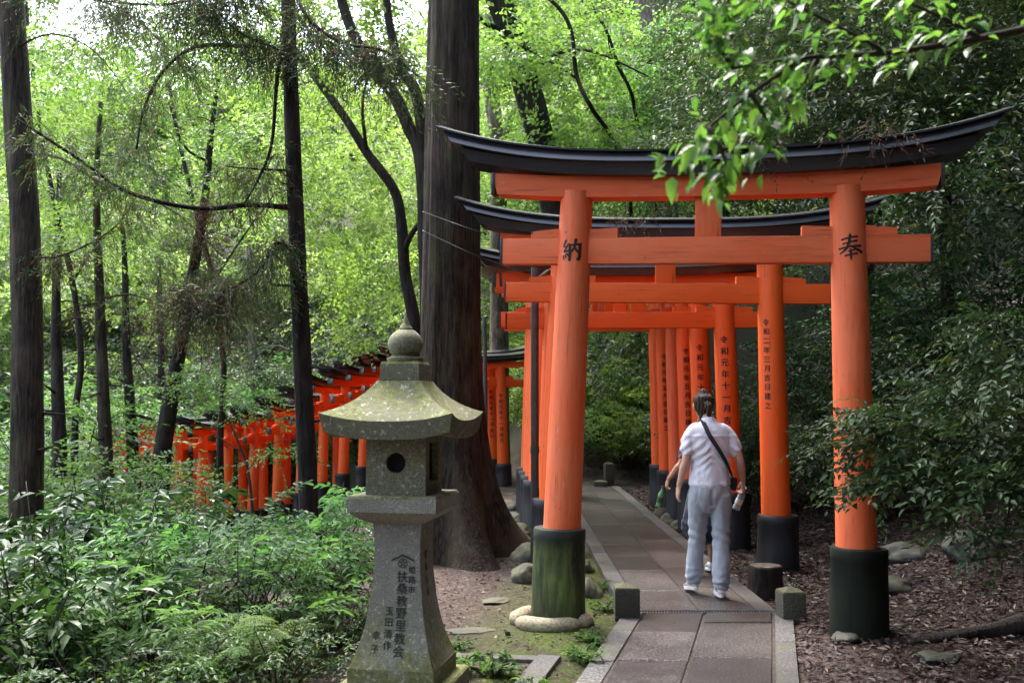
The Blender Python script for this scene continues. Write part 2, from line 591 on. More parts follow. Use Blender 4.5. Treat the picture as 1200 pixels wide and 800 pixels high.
def mat_ground():
    m, nt, out = new_mat('forest_soil')
    t = NT(nt)
    p = t.pos()
    big = t.noise(p, 0.9, 5, 0.6)
    mid = t.noise(p, 6, 6, 0.7)
    fine = t.noise(p, 42, 5, 0.72)
    soil = t.ramp(mid, [(0.3, (0.042, 0.028, 0.022)), (0.52, (0.078, 0.056, 0.046)), (0.72, (0.125, 0.094, 0.080))])
    chips = t.voro(p, 55, 'F1', 'Color')
    soil = t.mix(0.42, soil, t.ramp(t.sep(chips)[0], [(0.2, (0.030, 0.018, 0.014)), (0.7, (0.098, 0.068, 0.056)), (0.95, (0.25, 0.20, 0.175))]))
    s = t.sep(p)
    # litter covered bank east of the path is darker humus
    bank = t.rng(t.math('ADD', s[0], t.math('MULTIPLY', mid, 0.3)), 2.15, 2.5)
    humus = t.ramp(t.sep(chips)[1], [(0.2, (0.014, 0.009, 0.008)), (0.7, (0.030, 0.020, 0.016)), (0.95, (0.075, 0.050, 0.042))])
    soil = t.mix(bank, soil, humus)
    bush_shade = t.math('MULTIPLY', t.rng(s[0], -1.4, -2.6), 1.0)  # darker ground colour puts in the shade inside the western bushes
    soil = t.mix(bush_shade, soil, humus)
    far = t.rng(s[1], 19, 24)
    soil = t.mix(far, soil, t.mix(big, humus, (0.03, 0.045, 0.018)))
    # moss strip between the first gate's western post and the path
    dx = t.math('ABSOLUTE', t.math('ADD', s[0], t.math('ADD', t.math('MULTIPLY', s[1], -0.16), 0.78)))
    strip = t.rng(dx, 0.85, 0.15)
    yl = t.math('MULTIPLY', t.rng(s[1], 4.2, 5.6), t.rng(s[1], 16.0, 10.5))
    mm = t.math('MULTIPLY', t.math('MULTIPLY', strip, yl), t.rng(t.math('ADD', mid, t.math('MULTIPLY', big, 0.6)), 0.66, 0.80))
    mosscol = t.ramp(fine, [(0.35, (0.018, 0.030, 0.006)), (0.65, (0.125, 0.16, 0.030))])
    col = t.mix(mm, soil, mosscol)
    h = t.math('ADD', t.math('MULTIPLY', mid, 1.4), t.math('ADD', fine, t.math('MULTIPLY', t.sep(chips)[2], 0.35)))
    b = t.bsdf(col, 0.9, 0.2, t.bump(h, 0.8, 0.03))
    t.link(b.outputs[0], out.inputs[0])
    return m


M['ground'] = mat_ground()
ground = link_mesh('ground', np_mesh('ground', V, FQ, M['ground'], True))
tag(ground, 'brown forest floor falling away west of the path and rising as a bank to the east', kind='structure')

# ------------------------------------------------------------------ the paved path
path = empty('path', (0, 0, 0))
tag(path, 'narrow granite path of two slab columns between border stones', kind='structure')


def path_c(y):
    return 0.996 + 0.26 * (y - 5.77)


def slab_shape(mb, c4, top, th=0.09, ins=0.007):
    cx = sum(p[0] for p in c4) / 4
    cy = sum(p[1] for p in c4) / 4
    inn = []
    for x, y in c4:
        d = math.hypot(cx - x, cy - y)
        inn.append((x + (cx - x) / d * ins * 1.4, y + (cy - y) / d * ins * 1.4))
    tz = [top + random.uniform(-.002, .002) for _ in range(4)]
    vs = [(x, y, top - th) for x, y in c4] + [(x, y, tz[i] - ins * 0.8) for i, (x, y) in enumerate(c4)] + [(x, y, tz[i]) for i, (x, y) in enumerate(inn)]
    fs = [(8, 9, 10, 11)]
    for k in range(4):
        k2 = (k + 1) % 4
        fs += [(k, k2, 4 + k2, 4 + k), (4 + k, 4 + k2, 8 + k2, 8 + k)]
    mb.add(vs, fs)


def lay(name, x0, x1, y0, y1, lens, mat, near):
    """one column of stones between two edges, x0/x1 as offsets (near section) or plain x"""
    y = y0
    while y < y1 - 0.05:
        ln = random.uniform(*lens)
        ye = y + ln
        if y1 - ye < lens[0] * 0.5:
            ye = y1
        g = 0.006 if not near else 0.008
        a, b = y + g / 2, min(ye, y1) - g / 2
        f = path_c if near else (lambda q: 0.0)
        sk = random.uniform(-.015, .015)
        mb = MB()
        slab_shape(mb, [(f(a) + x0 + g / 2, a), (f(a) + x1 - g / 2, a + sk), (f(b) + x1 - g / 2, b + sk * .6), (f(b) + x0 + g / 2, b)], random.uniform(-.004, .004))
        mb.build(name, mat, path)
        y = ye


DRAIN_Y = 7.70
lay('border_stone', -.645, -.488, -1.0, DRAIN_Y - .05, (0.8, 1.15), M['border'], True)
lay('paving_slab', -.478, -.035, -1.0, DRAIN_Y - .05, (0.62, 1.0), M['slab'], True)
lay('paving_slab', -.018, .488, -1.0, DRAIN_Y - .05, (0.62, 1.0), M['slab'], True)
lay('border_stone', .503, .645, -1.0, DRAIN_Y - .05, (0.8, 1.15), M['border'], True)
lay('border_stone', .85, 1.0, DRAIN_Y + .05, 19.0, (0.8, 1.15), M['border'], False)
lay('paving_slab', 1.006, 1.44, DRAIN_Y + .05, 19.0, (0.7, 1.1), M['slab'], False)
lay('paving_slab', 1.446, 1.875, DRAIN_Y + .05, 19.0, (0.7, 1.1), M['slab'], False)
lay('border_stone', 1.881, 2.03, DRAIN_Y + .05, 19.0, (0.8, 1.15), M['border'], False)
mb = MB()
ys = [-1.0, 2, 4, 6, DRAIN_Y]
for a, b in zip(ys[:-1], ys[1:]):
    mb.add([(path_c(a) - .64, a, -.011), (path_c(a) + .64, a, -.011), (path_c(b) + .64, b, -.011), (path_c(b) - .64, b, -.011)], [(0, 1, 2, 3)])
mb.add([(.855, DRAIN_Y, -.012), (2.025, DRAIN_Y, -.012), (2.025, 19, -.012), (.855, 19, -.012)], [(0, 1, 2, 3)])
mb.build('mortar_bed', M['mortar'], path)
# the path turns west round the corner, under the second run of gates
bend = [(1.5, 18.0), (0.6, 17.75), (-0.35, 17.9), (-1.0, 18.7), (-1.3, 19.6), (-1.9, 20.4), (-2.6, 21.0), (-3.4, 21.4), (-4.3, 21.7), (-5.2, 21.95), (-6.8, 22.3), (-8.4, 23), (-9.8, 24.2)]
mb = MB()
vs = []
for i, (x, y) in enumerate(bend):
    a = Vector(bend[max(0, i - 1)]); b = Vector(bend[min(len(bend) - 1, i + 1)])
    d = (b - a).normalized()
    for s in (-.55, .55):
        px, py = x - d.y * s, y + d.x * s
        vs.append((px, py, max(hz(px, py), hz(x, y)) + .02))
mb.add(vs, [(2 * i, 2 * i + 1, 2 * i + 3, 2 * i + 2) for i in range(len(bend) - 1)])
mb.build('path_surface', M['slab'], path, 60)

# the drain grate across the path
dr = empty('drain_grate', (1.475, DRAIN_Y, 0), 0, 'narrow steel drain grate across the path between the two low stone posts', 'drain grate')
mb = MB()
for s in (-1, 1):
    mb.box((0, s * .047, -.009), (.99, .006, .022))
mb.build('grate_frame', M['grate'], dr)
mb = MB()
for k in range(45):
    mb.box((-.484 + k * .022, 0, -.010), (.005, .086, .016))
o = mb.build('grate_bar', M['grate'], dr); o['kind'] = 'stuff'
mb = MB(); mb.box((0, 0, -.045), (.99, .088, .03)); mb.build('channel', M['hollow'], dr)


def stone_post(x, y, w, h, label, rz=0.0, mat='post_stone'):
    z = hz(x, y) - .05
    o = empty('stone_post', (x, y, z), rz, label, 'stone post', 'low stone posts beside the path')
    mb = MB()
    mb.box((0, 0, (h + .05) / 2), (w, w, h + .05), None, .006)
    mb.build('shaft', M[mat], o, 40)
    mb = MB()
    mb.square_stack([(w / 2 - .004, h + .051), (w / 2 - .006, h + .058), (.015, h + .085)])
    mb.build('cap', M[mat], o)
    return o


stone_post(.862, 7.58, .185, .27, 'low square stone post with pointed top at the western end of the drain grate', R(-3))
stone_post(2.075, 7.52, .175, .24, 'low square stone post with pointed top at the eastern end of the drain grate', R(4))
stone_post(1.86, 19.25, .17, .42, 'small far stone post where the path turns under the bushes', R(10))
stone_post(1.68, 18.95, .24, .16, 'stubby far stone block beside the post at the bend', R(-8))

# sawn stump and boulders
def rock_mesh(seed, mat, name='rock', sub=4):
    bm = bmesh.new()
    bmesh.ops.create_icosphere(bm, subdivisions=sub, radius=1.0)
    off = Vector((seed * 3.1, seed * 1.7, seed * 2.3))
    for v in bm.verts:
        n = v.co.normalized()
        v.co = n * (1 + .34 * noise.noise(n * 1.1 + off) + .10 * noise.noise(n * 3 + off) + .045 * noise.noise(n * 7 + off) + .015 * noise.noise(n * 19 + off))
    me = bpy.data.meshes.new(name)
    bm.to_mesh(me); bm.free()
    me.materials.append(mat)
    me.shade_smooth()
    return me


rocks = [rock_mesh(i, M['boulder']) for i in range(5)]
dark_rocks = [rock_mesh(i + 7, M['dark_rock']) for i in range(5)]


def boulder(x, y, sx, sy, sz, label, i=0, sink=.35, rz=0.0, group='boulders edging the path'):
    o = link_mesh('boulder', (rocks if 'edging' in group or 'earth' in group else dark_rocks)[i % 5])
    o.location = (x, y, hz(x, y) + sz * (1 - 2 * sink) * .5)
    o.scale = (sx, sy, sz)
    o.rotation_euler = (0, 0, rz)
    tag(o, label, 'boulder', group)
    return o


for x, y, sx, sy, sz, lab in [
    (.15, 9.0, .16, .13, .13, 'pale rounded boulder behind the mossy sleeve of the closest gate'),
    (.13, 10.1, .15, .14, .14, 'grey rounded boulder second behind the mossy gate sleeve'),
    (.12, 10.9, .14, .12, .12, 'whitish boulder at the foot of the dark metal pole'),
    (.10, 11.9, .15, .12, .13, 'round mid grey boulder between the pole and the cedar roots'),
    (.03, 13.2, .16, .14, .12, 'mossy boulder beside the roots of the big cedar'),
    (-.05, 14.9, .23, .18, .11, 'wide flat boulder at the black sleeve of the eighth gate'),
    (.66, 8.75, .13, .12, .12, 'brownish boulder between the mossy sleeve and the path border'),
    (.70, 9.9, .12, .11, .10, 'small boulder against the path border behind the mossy sleeve'),
    (2.17, 13.1, .13, .12, .12, 'round grey boulder on the east border by the walkers, nearest of three'),
    (2.17, 13.75, .13, .12, .12, 'round grey boulder on the east border, middle of three'),
    (2.16, 14.4, .14, .13, .12, 'round grey boulder on the east border, farthest of three'),
]:
    boulder(x, y, sx, sy, sz, lab, random.randrange(5), .3, random.uniform(0, 6))
boulder(3.05, 8.2, .22, .18, .10, 'bluish grey stone in the leaf litter behind the closest east pillar', 1, .35, .4, 'stones on the litter bank')
boulder(3.95, 8.6, .34, .24, .16, 'large flat dark rock under the shrubs on the litter bank', 2, .3, 1.1, 'stones on the litter bank')
boulder(3.6, 9.2, .24, .2, .12, 'angular grey rock beside the large flat rock on the bank', 3, .3, 2.1, 'stones on the litter bank')
boulder(2.62, 6.2, .13, .09, .04, 'flat yellowish stone lying in litter south of the closest east pillar', 4, .3, .2, 'stones on the litter bank')
boulder(2.24, 6.78, .12, .10, .05, 'flat pale stone tucked under the closest east black sleeve', 0, .3, .9, 'stones on the litter bank')
boulder(-.12, 8.15, .13, .09, .02, 'thin grey stone flush with the bare earth near the cedar roots', 0, .3, .9, 'stones on the bare earth')
boulder(-.30, 7.05, .17, .07, .018, 'long pinkish stone flush with the bare earth before the mossy sleeve', 3, .3, .2, 'stones on the bare earth')

st = empty('tree_stump', (2.165, 8.62, hz(2.165, 8.62) - .04), 0, 'dark sawn tree stump between the second gate sleeve and the path', 'stump')
mb = MB()
mb.lathe([(.165, 0), (.15, .08), (.143, .2), (.145, .30), (.135, .312)], 28, wob=lambda a, i: 1 + .05 * math.sin(3 * a + 1) + .03 * math.sin(7 * a))
mb.build('trunk', M['dark_bark'], st, 50)
mb = MB(); mb.lathe([(.128, .3125), (.126, .316)], 24, wob=lambda a, i: 1 + .05 * math.sin(3 * a + 1)); mb.build('cut_face', M['pale_bark'], st, 50)

# ------------------------------------------------------------------ lettering as thin printed shapes
DG = None


def glyph(ch, size, bold=0.0):
    """triangles of one printed character, centred"""
    cu = bpy.data.curves.new('glyph', 'FONT')
    cu.body = ch
    cu.size = 1.0
    cu.resolution_u = 2
    o = bpy.data.objects.new('glyph', cu)
    COL.objects.link(o)
    dg = bpy.context.evaluated_depsgraph_get()
    me = bpy.data.meshes.new_from_object(o.evaluated_get(dg))
    bpy.data.objects.remove(o)
    bpy.data.curves.remove(cu)
    me.calc_loop_triangles()
    co = [v.co.xy for v in me.vertices]
    tris = [[co[i].copy() for i in t.vertices] for t in me.loop_triangles]
    bpy.data.meshes.remove(me)
    xs = [p.x for p in co]; ys = [p.y for p in co]
    c = Vector(((min(xs) + max(xs)) / 2, (min(ys) + max(ys)) / 2))
    base = [[(p - c) * size for p in t] for t in tris]
    if bold:                                                # a broader pen: the same shape laid twice, a hair apart
        d = Vector((bold, bold * .6))
        return [[p + d for p in t] for t in base] + [[p - d for p in t] for t in base]
    return base


def clip(poly, ax, lim, keep_less):
    out = []
    for i in range(len(poly)):
        p, q = poly[i], poly[(i + 1) % len(poly)]
        dp, dq = p[ax] - lim, q[ax] - lim
        if keep_less: dp, dq = -dp, -dq
        if dp >= 0: out.append(p)
        if (dp > 0 and dq < 0) or (dp < 0 and dq > 0):
            out.append(p + (q - p) * (dp / (dp - dq)))
    return out


BRUSH = {
    '奉': ([[(210, 285, 22), (350, 245, 22), (490, 222, 26)], [(230, 365, 18), (350, 330, 20), (480, 300, 28)], [(160, 455, 24), (340, 415, 22), (550, 395, 34)],
           [(360, 195, 32), (340, 330, 36), (290, 450, 34), (170, 550, 14)], [(360, 400, 14), (450, 450, 30), (570, 510, 44)], [(330, 500, 16), (430, 475, 22)],
           [(265, 585, 22), (370, 560, 20), (480, 540, 28)], [(365, 460, 20), (365, 560, 34), (368, 655, 18)]], (370, 425), 490),
    '納': ([[(310, 215, 26), (275, 290, 22), (262, 325, 18), (300, 335, 18)], [(355, 285, 22), (320, 350, 22), (275, 420, 20), (370, 400, 22)], [(265, 495, 22), (280, 560, 18)],
           [(310, 480, 20), (320, 530, 20)], [(335, 455, 22), (365, 500, 20)], [(385, 290, 24), (395, 420, 40), (390, 575, 34)], [(390, 310, 22), (480, 295, 26), (590, 285, 26)],
           [(575, 290, 38), (572, 420, 42), (560, 570, 34), (520, 545, 18)], [(490, 210, 38), (480, 310, 30), (440, 400, 26), (405, 440, 16)], [(475, 340, 18), (510, 400, 30), (545, 430, 26)]], (422, 395), 410),
}


def brush(ch, size):
    """brush-written character: tapering strokes with rounded ends"""
    strokes, (cx, cy), span = BRUSH[ch]
    k = size / span
    out = []
    for st in strokes:
        p3 = smooth_line([Vector(((x - cx) * k, (cy - y) * k, w * k * .74)) for x, y, w in st])
        for i, p in enumerate(p3):
            n = 10
            ring = [Vector((p.x + p.z * math.cos(2 * math.pi * j / n), p.y + p.z * math.sin(2 * math.pi * j / n))) for j in range(n)]
            if i in (0, len(p3) - 1):
                out.append(ring)
            if i + 1 < len(p3):
                q = p3[i + 1]
                d = Vector((q.x - p.x, q.y - p.y)).normalized()
                m = Vector((-d.y, d.x))
                a, b = Vector((p.x, p.y)), Vector((q.x, q.y))
                out.append([a - m * p.z, b - m * q.z, b + m * q.z, a + m * p.z])
    return out


def smooth_line(p, n=5):
    out = []
    for i in range(len(p) - 1):
        a, b, c, d = p[max(0, i - 1)], p[i], p[i + 1], p[min(len(p) - 1, i + 2)]
        for k in range(n):
            t = k / n
            out.append(.5 * ((2 * b) + (c - a) * t + (2 * a - 5 * b + 4 * c - d) * t * t + (3 * b - a - 3 * c + d) * t ** 3))
    return out + [p[-1]]


def strips(tris, ax, step):
    res = []
    for t in tris:
        lo, hi = min(p[ax] for p in t), max(p[ax] for p in t)
        k0, k1 = math.floor(lo / step), math.ceil(hi / step)
        if k1 - k0 <= 1:
            res.append(t); continue
        for k in range(k0, k1):
            q = clip(clip(t, ax, k * step, False), ax, (k + 1) * step, True)
            if len(q) > 2: res.append(q)
    return res


def print_text(items, wrap, mat, name, parent):
    """items: (char, u, v, size, bold); wrap(u, v) -> point. The print follows the curve of the surface"""
    mb = MB()
    for ch, u, v, size, bold in items:
        step = size / 8 if size > .1 else size / 4
        for q in strips(strips(brush(ch, size) if size > .1 else glyph(ch, size, bold), 0, step), 1, size / 4):
            mb.add([wrap(u + p.x, v + p.y) for p in q], [tuple(range(len(q)))])
    o = mb.build(name, mat, parent)
    o['kind'] = 'stuff'
    return o


# ------------------------------------------------------------------ torii gates
GATE_PARTS = {}


def torii(label, x, y, phi, sz=1.0, wx=1.0, paint='vermilion', texts=None, z=None, east_sleeve=.60, west_sleeve=.64, sleeve='sleeve_black', rd=1.0, group='vermilion torii gates along the path', span=1.04, lean=0.0):
    """local x runs across the path, y along it; all sizes for a gate 3.6 m high, scaled by sz (height) and wx (width)"""
    gz = hz(x, y) + 0.03 if z is None else z
    g = empty('torii_gate', (x - lean * 1.5, y, gz), phi, label, 'torii gate', group)
    g.rotation_euler.y = lean
    P, K, B = M[paint], M['lacquer'], M[paint + '_beam']
    H = lambda q: q * sz
    top_in = .085 * wx
    hs = span * wx
    r0, r1 = .142 * rd, .118 * rd
    zt = H(3.12)
    for s in (-1, 1):
        sl = (west_sleeve if s < 0 else east_sleeve) * (sz if sz < .9 else 1)
        ax = lambda q, s=s: s * (hs - top_in * q / zt)
        rad = lambda q: r0 + (r1 - r0) * q / zt
        mb = MB()
        zs = [sl - .06 + (zt - sl + .06) * k / 6 for k in range(7)]
        mb.tube([(ax(q), 0, q) for q in zs], [rad(q) for q in zs], 36)
        pil = mb.build('pillar', P, g, 45)
        mb = MB()
        k = r0 / .142
        pr = [(.192, -.12), (.196, 0), (.197, .04), (.192, sl * .5), (.187, sl - .085), (.190, sl - .08), (.190, sl - .012), (.184, sl), (.14, sl + .004)]
        mb.lathe([(r * k, q) for r, q in pr], 36, (s * hs, 0, 0))
        sm = M[sleeve] if not isinstance(sleeve, tuple) else M[sleeve[0 if s < 0 else 1]]
        mb.build('sleeve', sm, g, 40)
        if texts:
            for side, chars, z0, pitch, size, alpha, bold in texts:
                if side != s: continue
                items = [(c, 0, z0 - i * pitch, size, bold) for i, c in enumerate(chars)]

                def wrap(u, v, ax=ax, rad=rad, alpha=alpha):
                    an = alpha + u / rad(v)
                    rr = rad(v) + .0022
                    return (ax(v) + rr * math.sin(an), -rr * math.cos(an), v)
                print_text(items, wrap, M['ink'], 'inscription', pil)
    # tie beam, wedges, strut
    nw = 1.50 * wx
    z0, z1 = H(2.585), H(2.775)
    mb = MB(); mb.box((0, 0, (z0 + z1) / 2), (2 * nw, .105 * rd, z1 - z0), None, .006); mb.build('tie_beam', B, g, 40)
    for s in (-1, 1):
        mb = MB(); mb.box((s * (nw + .008), 0, (z0 + z1) / 2), (.018, .112 * rd, z1 - z0 + .006), None, .003); mb.build('beam_end_cap', K, g, 40)
    for s in (-1, 1):
        c = s * (hs - top_in * .87)
        for q in (-1, 1):
            w0, w1 = r1 * .75, r1 + .20 * wx
            hi, lo = H(.072), H(.050)
            xs = [c + q * w0, c + q * w1]
            if q < 0: pass
            d = .048 * rd
            ha, hb = (hi, lo) if q * s > 0 else (lo + .012, hi)
            vs = []
            for xx, hh in ((xs[0], ha), (xs[1], hb)):
                vs += [(xx, -d, z1 + .001), (xx, d, z1 + .001), (xx, d, z1 + hh), (xx, -d, z1 + hh)]
            fs = [(0, 1, 2, 3), (7, 6, 5, 4), (0, 4, 5, 1), (1, 5, 6, 2), (2, 6, 7, 3), (3, 7, 4, 0)]
            if q < 0: fs = [f[::-1] for f in fs]
            MB().add(vs, fs).build('wedge', B, g)
    mb = MB(); mb.box((0, 0, (z1 + H(3.07)) / 2), (.185 * wx, .092 * rd, H(3.07) - z1), None, .004); mb.build('center_strut', P, g, 40)
    # swept upper beams
    kw = 2.0 * wx

    def curve(xx):
        q = min(1.0, abs(xx) / kw)
        return H(.225) * q ** 3.0

    def sweep(stations, mat, name, n=36, curl=1.0):
        """stations: outline of (half length, y, z) walked round the section"""
        mb = MB(); vs, fs = [], []
        m = len(stations)
        for i in range(n + 1):
            u = -1 + 2 * i / n
            for hl, yy, zz in stations:
                xx = u * hl * wx
                vs.append((xx, yy * rd, H(zz) + curl * curve(xx)))
        for i in range(n):
            for k in range(m):
                k2 = (k + 1) % m
                fs.append((i * m + k, (i + 1) * m + k, (i + 1) * m + k2, i * m + k2))
        fs.append(tuple(range(m)))
        fs.append(tuple(range(n * m + m - 1, n * m - 1, -1)))
        mb.add(vs, fs)
        return mb.build(name, mat, g, 22)

    sweep([(1.54, -.088, 3.062), (1.58, -.088, 3.215), (1.58, .088, 3.215), (1.54, .088, 3.062)], B, 'lower_lintel', 28, .42)
    for s in (-1, 1):
        mb = MB(); mb.box((s * 1.572 * wx, 0, H(3.138) + .42 * curve(1.56 * wx)), (.026, .186 * rd, H(.165)), None, .003); mb.build('lintel_end_cap', K, g, 40)
    sweep([(1.74, -.165, 3.205), (1.82, -.185, 3.286), (1.82, .185, 3.286), (1.74, .165, 3.205)], K, 'upper_lintel', 36, .9)
    sweep([(1.86, -.255, 3.284), (1.93, -.222, 3.352), (1.93, .222, 3.352), (1.86, .255, 3.284)], K, 'roof_fascia')
    sweep([(1.965, -.258, 3.3525), (1.985, -.26, 3.366), (2.0, 0, 3.43), (1.985, .26, 3.366), (1.965, .258, 3.3525)], K, 'roof_board')
    return g


def mossy_sleeve():
    m, nt, out = new_mat('mossy_sleeve')
    t = NT(nt)
    v = t.coord('Object', (1, 1, .14))
    n1 = t.noise(v, 14, 5, .65)
    n2 = t.noise(t.coord('Object', (1, 1, .5)), 5, 5, .6)
    z = t.sep(t.coord('Object'))[2]
    f = t.math('ADD', t.math('MULTIPLY', n1, .75), t.math('MULTIPLY', n2, .6))
    moss = t.ramp(t.noise(v, 30, 4), [(.3, (.045, .06, .018)), (.7, (.15, .17, .05))])
    dark = t.ramp(n2, [(.3, (.010, .012, .010)), (.7, (.035, .04, .026))])
    band = t.math('MULTIPLY', t.rng(z, .60, .50), t.rng(z, .0, .16, .35, 1))
    col = t.mix(t.math('MULTIPLY', t.rng(f, .54, .78), band), dark, moss)
    b = t.bsdf(col, .75, .3, t.bump(n1, .3, .006))
    t.link(b.outputs[0], out.inputs[0])
    return m


M['sleeve_moss'] = mossy_sleeve()
M['sleeve_damp'] = mat_simple('damp_sleeve', (.005, .006, .005), (.018, .021, .012), 5, .8, .15, .2, 50, (1, 1, .2), .005)

DATE2 = '令和二年三月吉日建之'
DATE1 = '令和元年十一月吉日'
DATE3 = '令和元年五月吉日建之'
torii('closest faded vermilion torii gate, with 奉 and 納 painted large on its pillars', 1.385, 7.12, R(-11), 1.0, 1.0, 'vermilion_faded',
      [(-1, '納', 2.675, 0, .165, -.03, 0), (1, '奉', 2.68, 0, .182, 0, 0)], z=.0, west_sleeve=.66, east_sleeve=.62, sleeve=('sleeve_moss', 'sleeve_damp'), lean=R(1.2))
torii('second bright orange torii gate just behind the closest faded one, date down its east pillar', 1.46, 9.58, R(-5.6), .985, 1.03, 'vermilion',
      [(1, DATE2, 2.36, .087, .066, -.55, .0014)], z=.0, east_sleeve=.55, rd=1.0, lean=R(1.0))
row = [
    ('third torii gate, smaller, right behind the second, bold date on its east pillar', 1.42, 11.15, -3, 'vermilion', [(1, DATE1, 2.28, .127, .088, -.25, .003)]),
    ('fourth torii gate, seen through the third, date on its east pillar', 1.34, 12.2, 0, 'vermilion', [(1, DATE1, 2.25, .12, .085, -.2, .0025)]),
    ('fifth torii gate, seen above the walkers with long date column', 1.31, 13.0, 0, 'vermilion', [(1, DATE3, 2.25, .115, .08, -.2, .0025)]),
    ('sixth torii gate, faded pinkish paint and no writing', 1.29, 13.8, 0, 'vermilion_faded', None),
    ('seventh torii gate, next after the faded pinkish one', 1.27, 14.6, 0, 'vermilion', [(1, DATE3, 2.25, .115, .08, -.2, .0025)]),
    ('eighth torii gate, last of the straight run before the path turns', 1.35, 15.9, 2, 'vermilion', None),
]
for gi, (lab, x, y, ph, pt, tx) in enumerate(row):
    torii(lab, x, y, R(ph), (.935, .97, .99, 1.01, 1.03, 1.05, 1.07)[gi], .985, pt, tx, z=0.0, rd=.97)

# the second run of gates, west of the big cedar, going down the slope
from bisect import bisect
ctrl = [(-.95, 18.7, 18), (-1.25, 19.6, 26), (-1.8, 20.4, 40), (-2.5, 21.0, 54), (-3.3, 21.4, 64), (-4.2, 21.7, 73), (-5.1, 21.9, 78), (-6.0, 22.1, 76), (-6.8, 22.35, 70), (-7.6, 22.8, 58), (-8.4, 23.5, 48), (-9.2, 24.4, 40), (-10.0, 25.4, 36)]
pts = []
acc = [0.0]
for a, b in zip(ctrl[:-1], ctrl[1:]):
    acc.append(acc[-1] + math.hypot(b[0] - a[0], b[1] - a[1]))
s = 0.0
while s < acc[-1]:
    i = min(bisect(acc, s) - 1, len(ctrl) - 2)
    f = (s - acc[i]) / (acc[i + 1] - acc[i])
    pts.append([ctrl[i][k] + f * (ctrl[i + 1][k] - ctrl[i][k]) for k in range(3)])
    s += .58
ORD = ['first', 'second', 'third', 'fourth', 'fifth', 'sixth', 'seventh', 'eighth', 'ninth', 'tenth', 'eleventh', 'twelfth', 'thirteenth', 'fourteenth', 'fifteenth', 'sixteenth', 'seventeenth', 'eighteenth', 'nineteenth', 'twentieth', 'twenty-first', 'twenty-second', 'twenty-third', 'twenty-fourth']
protos = {}
for i, (x, y, ph) in enumerate(pts):
    kind = ('v', 'v', 'f', 'v', 'd', 'v')[i % 6] if i > 2 else 't'
    where = 'between the big cedar trunk and the dark pole' if i < 4 else ('behind the stone lantern roof' if i < 8 else ('down the slope past the thin trunk' if i < 14 else 'at the low western end of the lower run'))
    lab = f'{ORD[i]} torii gate of the lower run, {where}'
    z = hz(x, y) + .02
    if kind not in protos:
        g = torii(lab, x, y, R(ph), .73, .80, {'v': 'vermilion', 'd': 'vermilion_dark', 'f': 'vermilion_faded', 't': 'vermilion'}[kind],
                  [(1, DATE1, 1.72, .105, .085, -.4, .0025)] if kind == 't' else None, z=z, rd=.80, group='torii gates of the lower run')
        protos[kind] = g
    else:
        g = copy_tree(protos[kind])
        g.location = (x, y, z)
        g.rotation_euler = (0, 0, R(ph))
        g['label'] = lab
    if i > 0:
        g.scale = (1, 1, random.uniform(.96, 1.03))

# ring-shaped foundation stone under the mossy sleeve
fo = empty('foundation_stone', (.285, 7.33, hz(.285, 7.33)), 0, 'yellowish ring of cracked stone under the mossy gate sleeve', 'foundation stone')
for a0, a1, rr in ((-2.75, -.75, 1.0), (-.70, .45, .95), (.5, 1.95, 1.02), (2.0, 3.47, .97)):
    mb = MB(); vs, fs = [], []
    n, m = 14, 10
    for i in range(n + 1):
        a = a0 + (a1 - a0) * i / n
        e = .6 + .4 * min(1, min(i, n - i) / 1.6)
        for k in range(m):
            b = 2 * math.pi * k / m
            r = .245 * rr + .072 * e * math.cos(b) + .010 * noise.noise(Vector((math.cos(a) * 3, math.sin(a) * 3, b)))
            vs.append((r * math.cos(a), r * math.sin(a), .03 + .062 * e * math.sin(b)))
    for i in range(n):
        for k in range(m):
            k2 = (k + 1) % m
            fs.append((i * m + k, (i + 1) * m + k, (i + 1) * m + k2, i * m + k2))
    fs += [tuple(range(m)), tuple(range(n * m + m - 1, n * m - 1, -1))]
    mb.add(vs, fs).build('stone_segment', M['foundation'], fo, 60)

# ------------------------------------------------------------------ stone lantern
LY = 5.05
lan = empty('stone_lantern', (at(474, 600, LY).x, LY, 0.0), R(-11), 'tall mossy stone lantern with carved writing and a domed finial, before the big cedar', 'stone lantern')
lz = lambda py: at(470, py, LY).z
mb = MB()
prof = [(.088, 1.815), (.094, 1.825), (.094, 1.835), (.07, 1.842), (.074, 1.85)]
for k in range(1, 14):
    a = -1.1 + 2.35 * k / 13
    prof.append((.089 * math.cos(a) if a < 1.0 else .089 * math.cos(a) + .004, 1.905 + .078 * math.sin(a)))
prof += [(.034, 1.986), (.020, 2.005), (.012, 2.028), (.006, 2.05), (.002, 2.06)]
prof = [(r, z - 1.815 + lz(424)) for r, z in prof]
mb.lathe(prof, 36)
mb.build('finial', M['lantern'], lan, 50)
mb = MB(); mb.square_stack([(.100, lz(447)), (.102, lz(445)), (.100, lz(427)), (.094, lz(424))]); mb.build('collar', M['lantern'], lan)


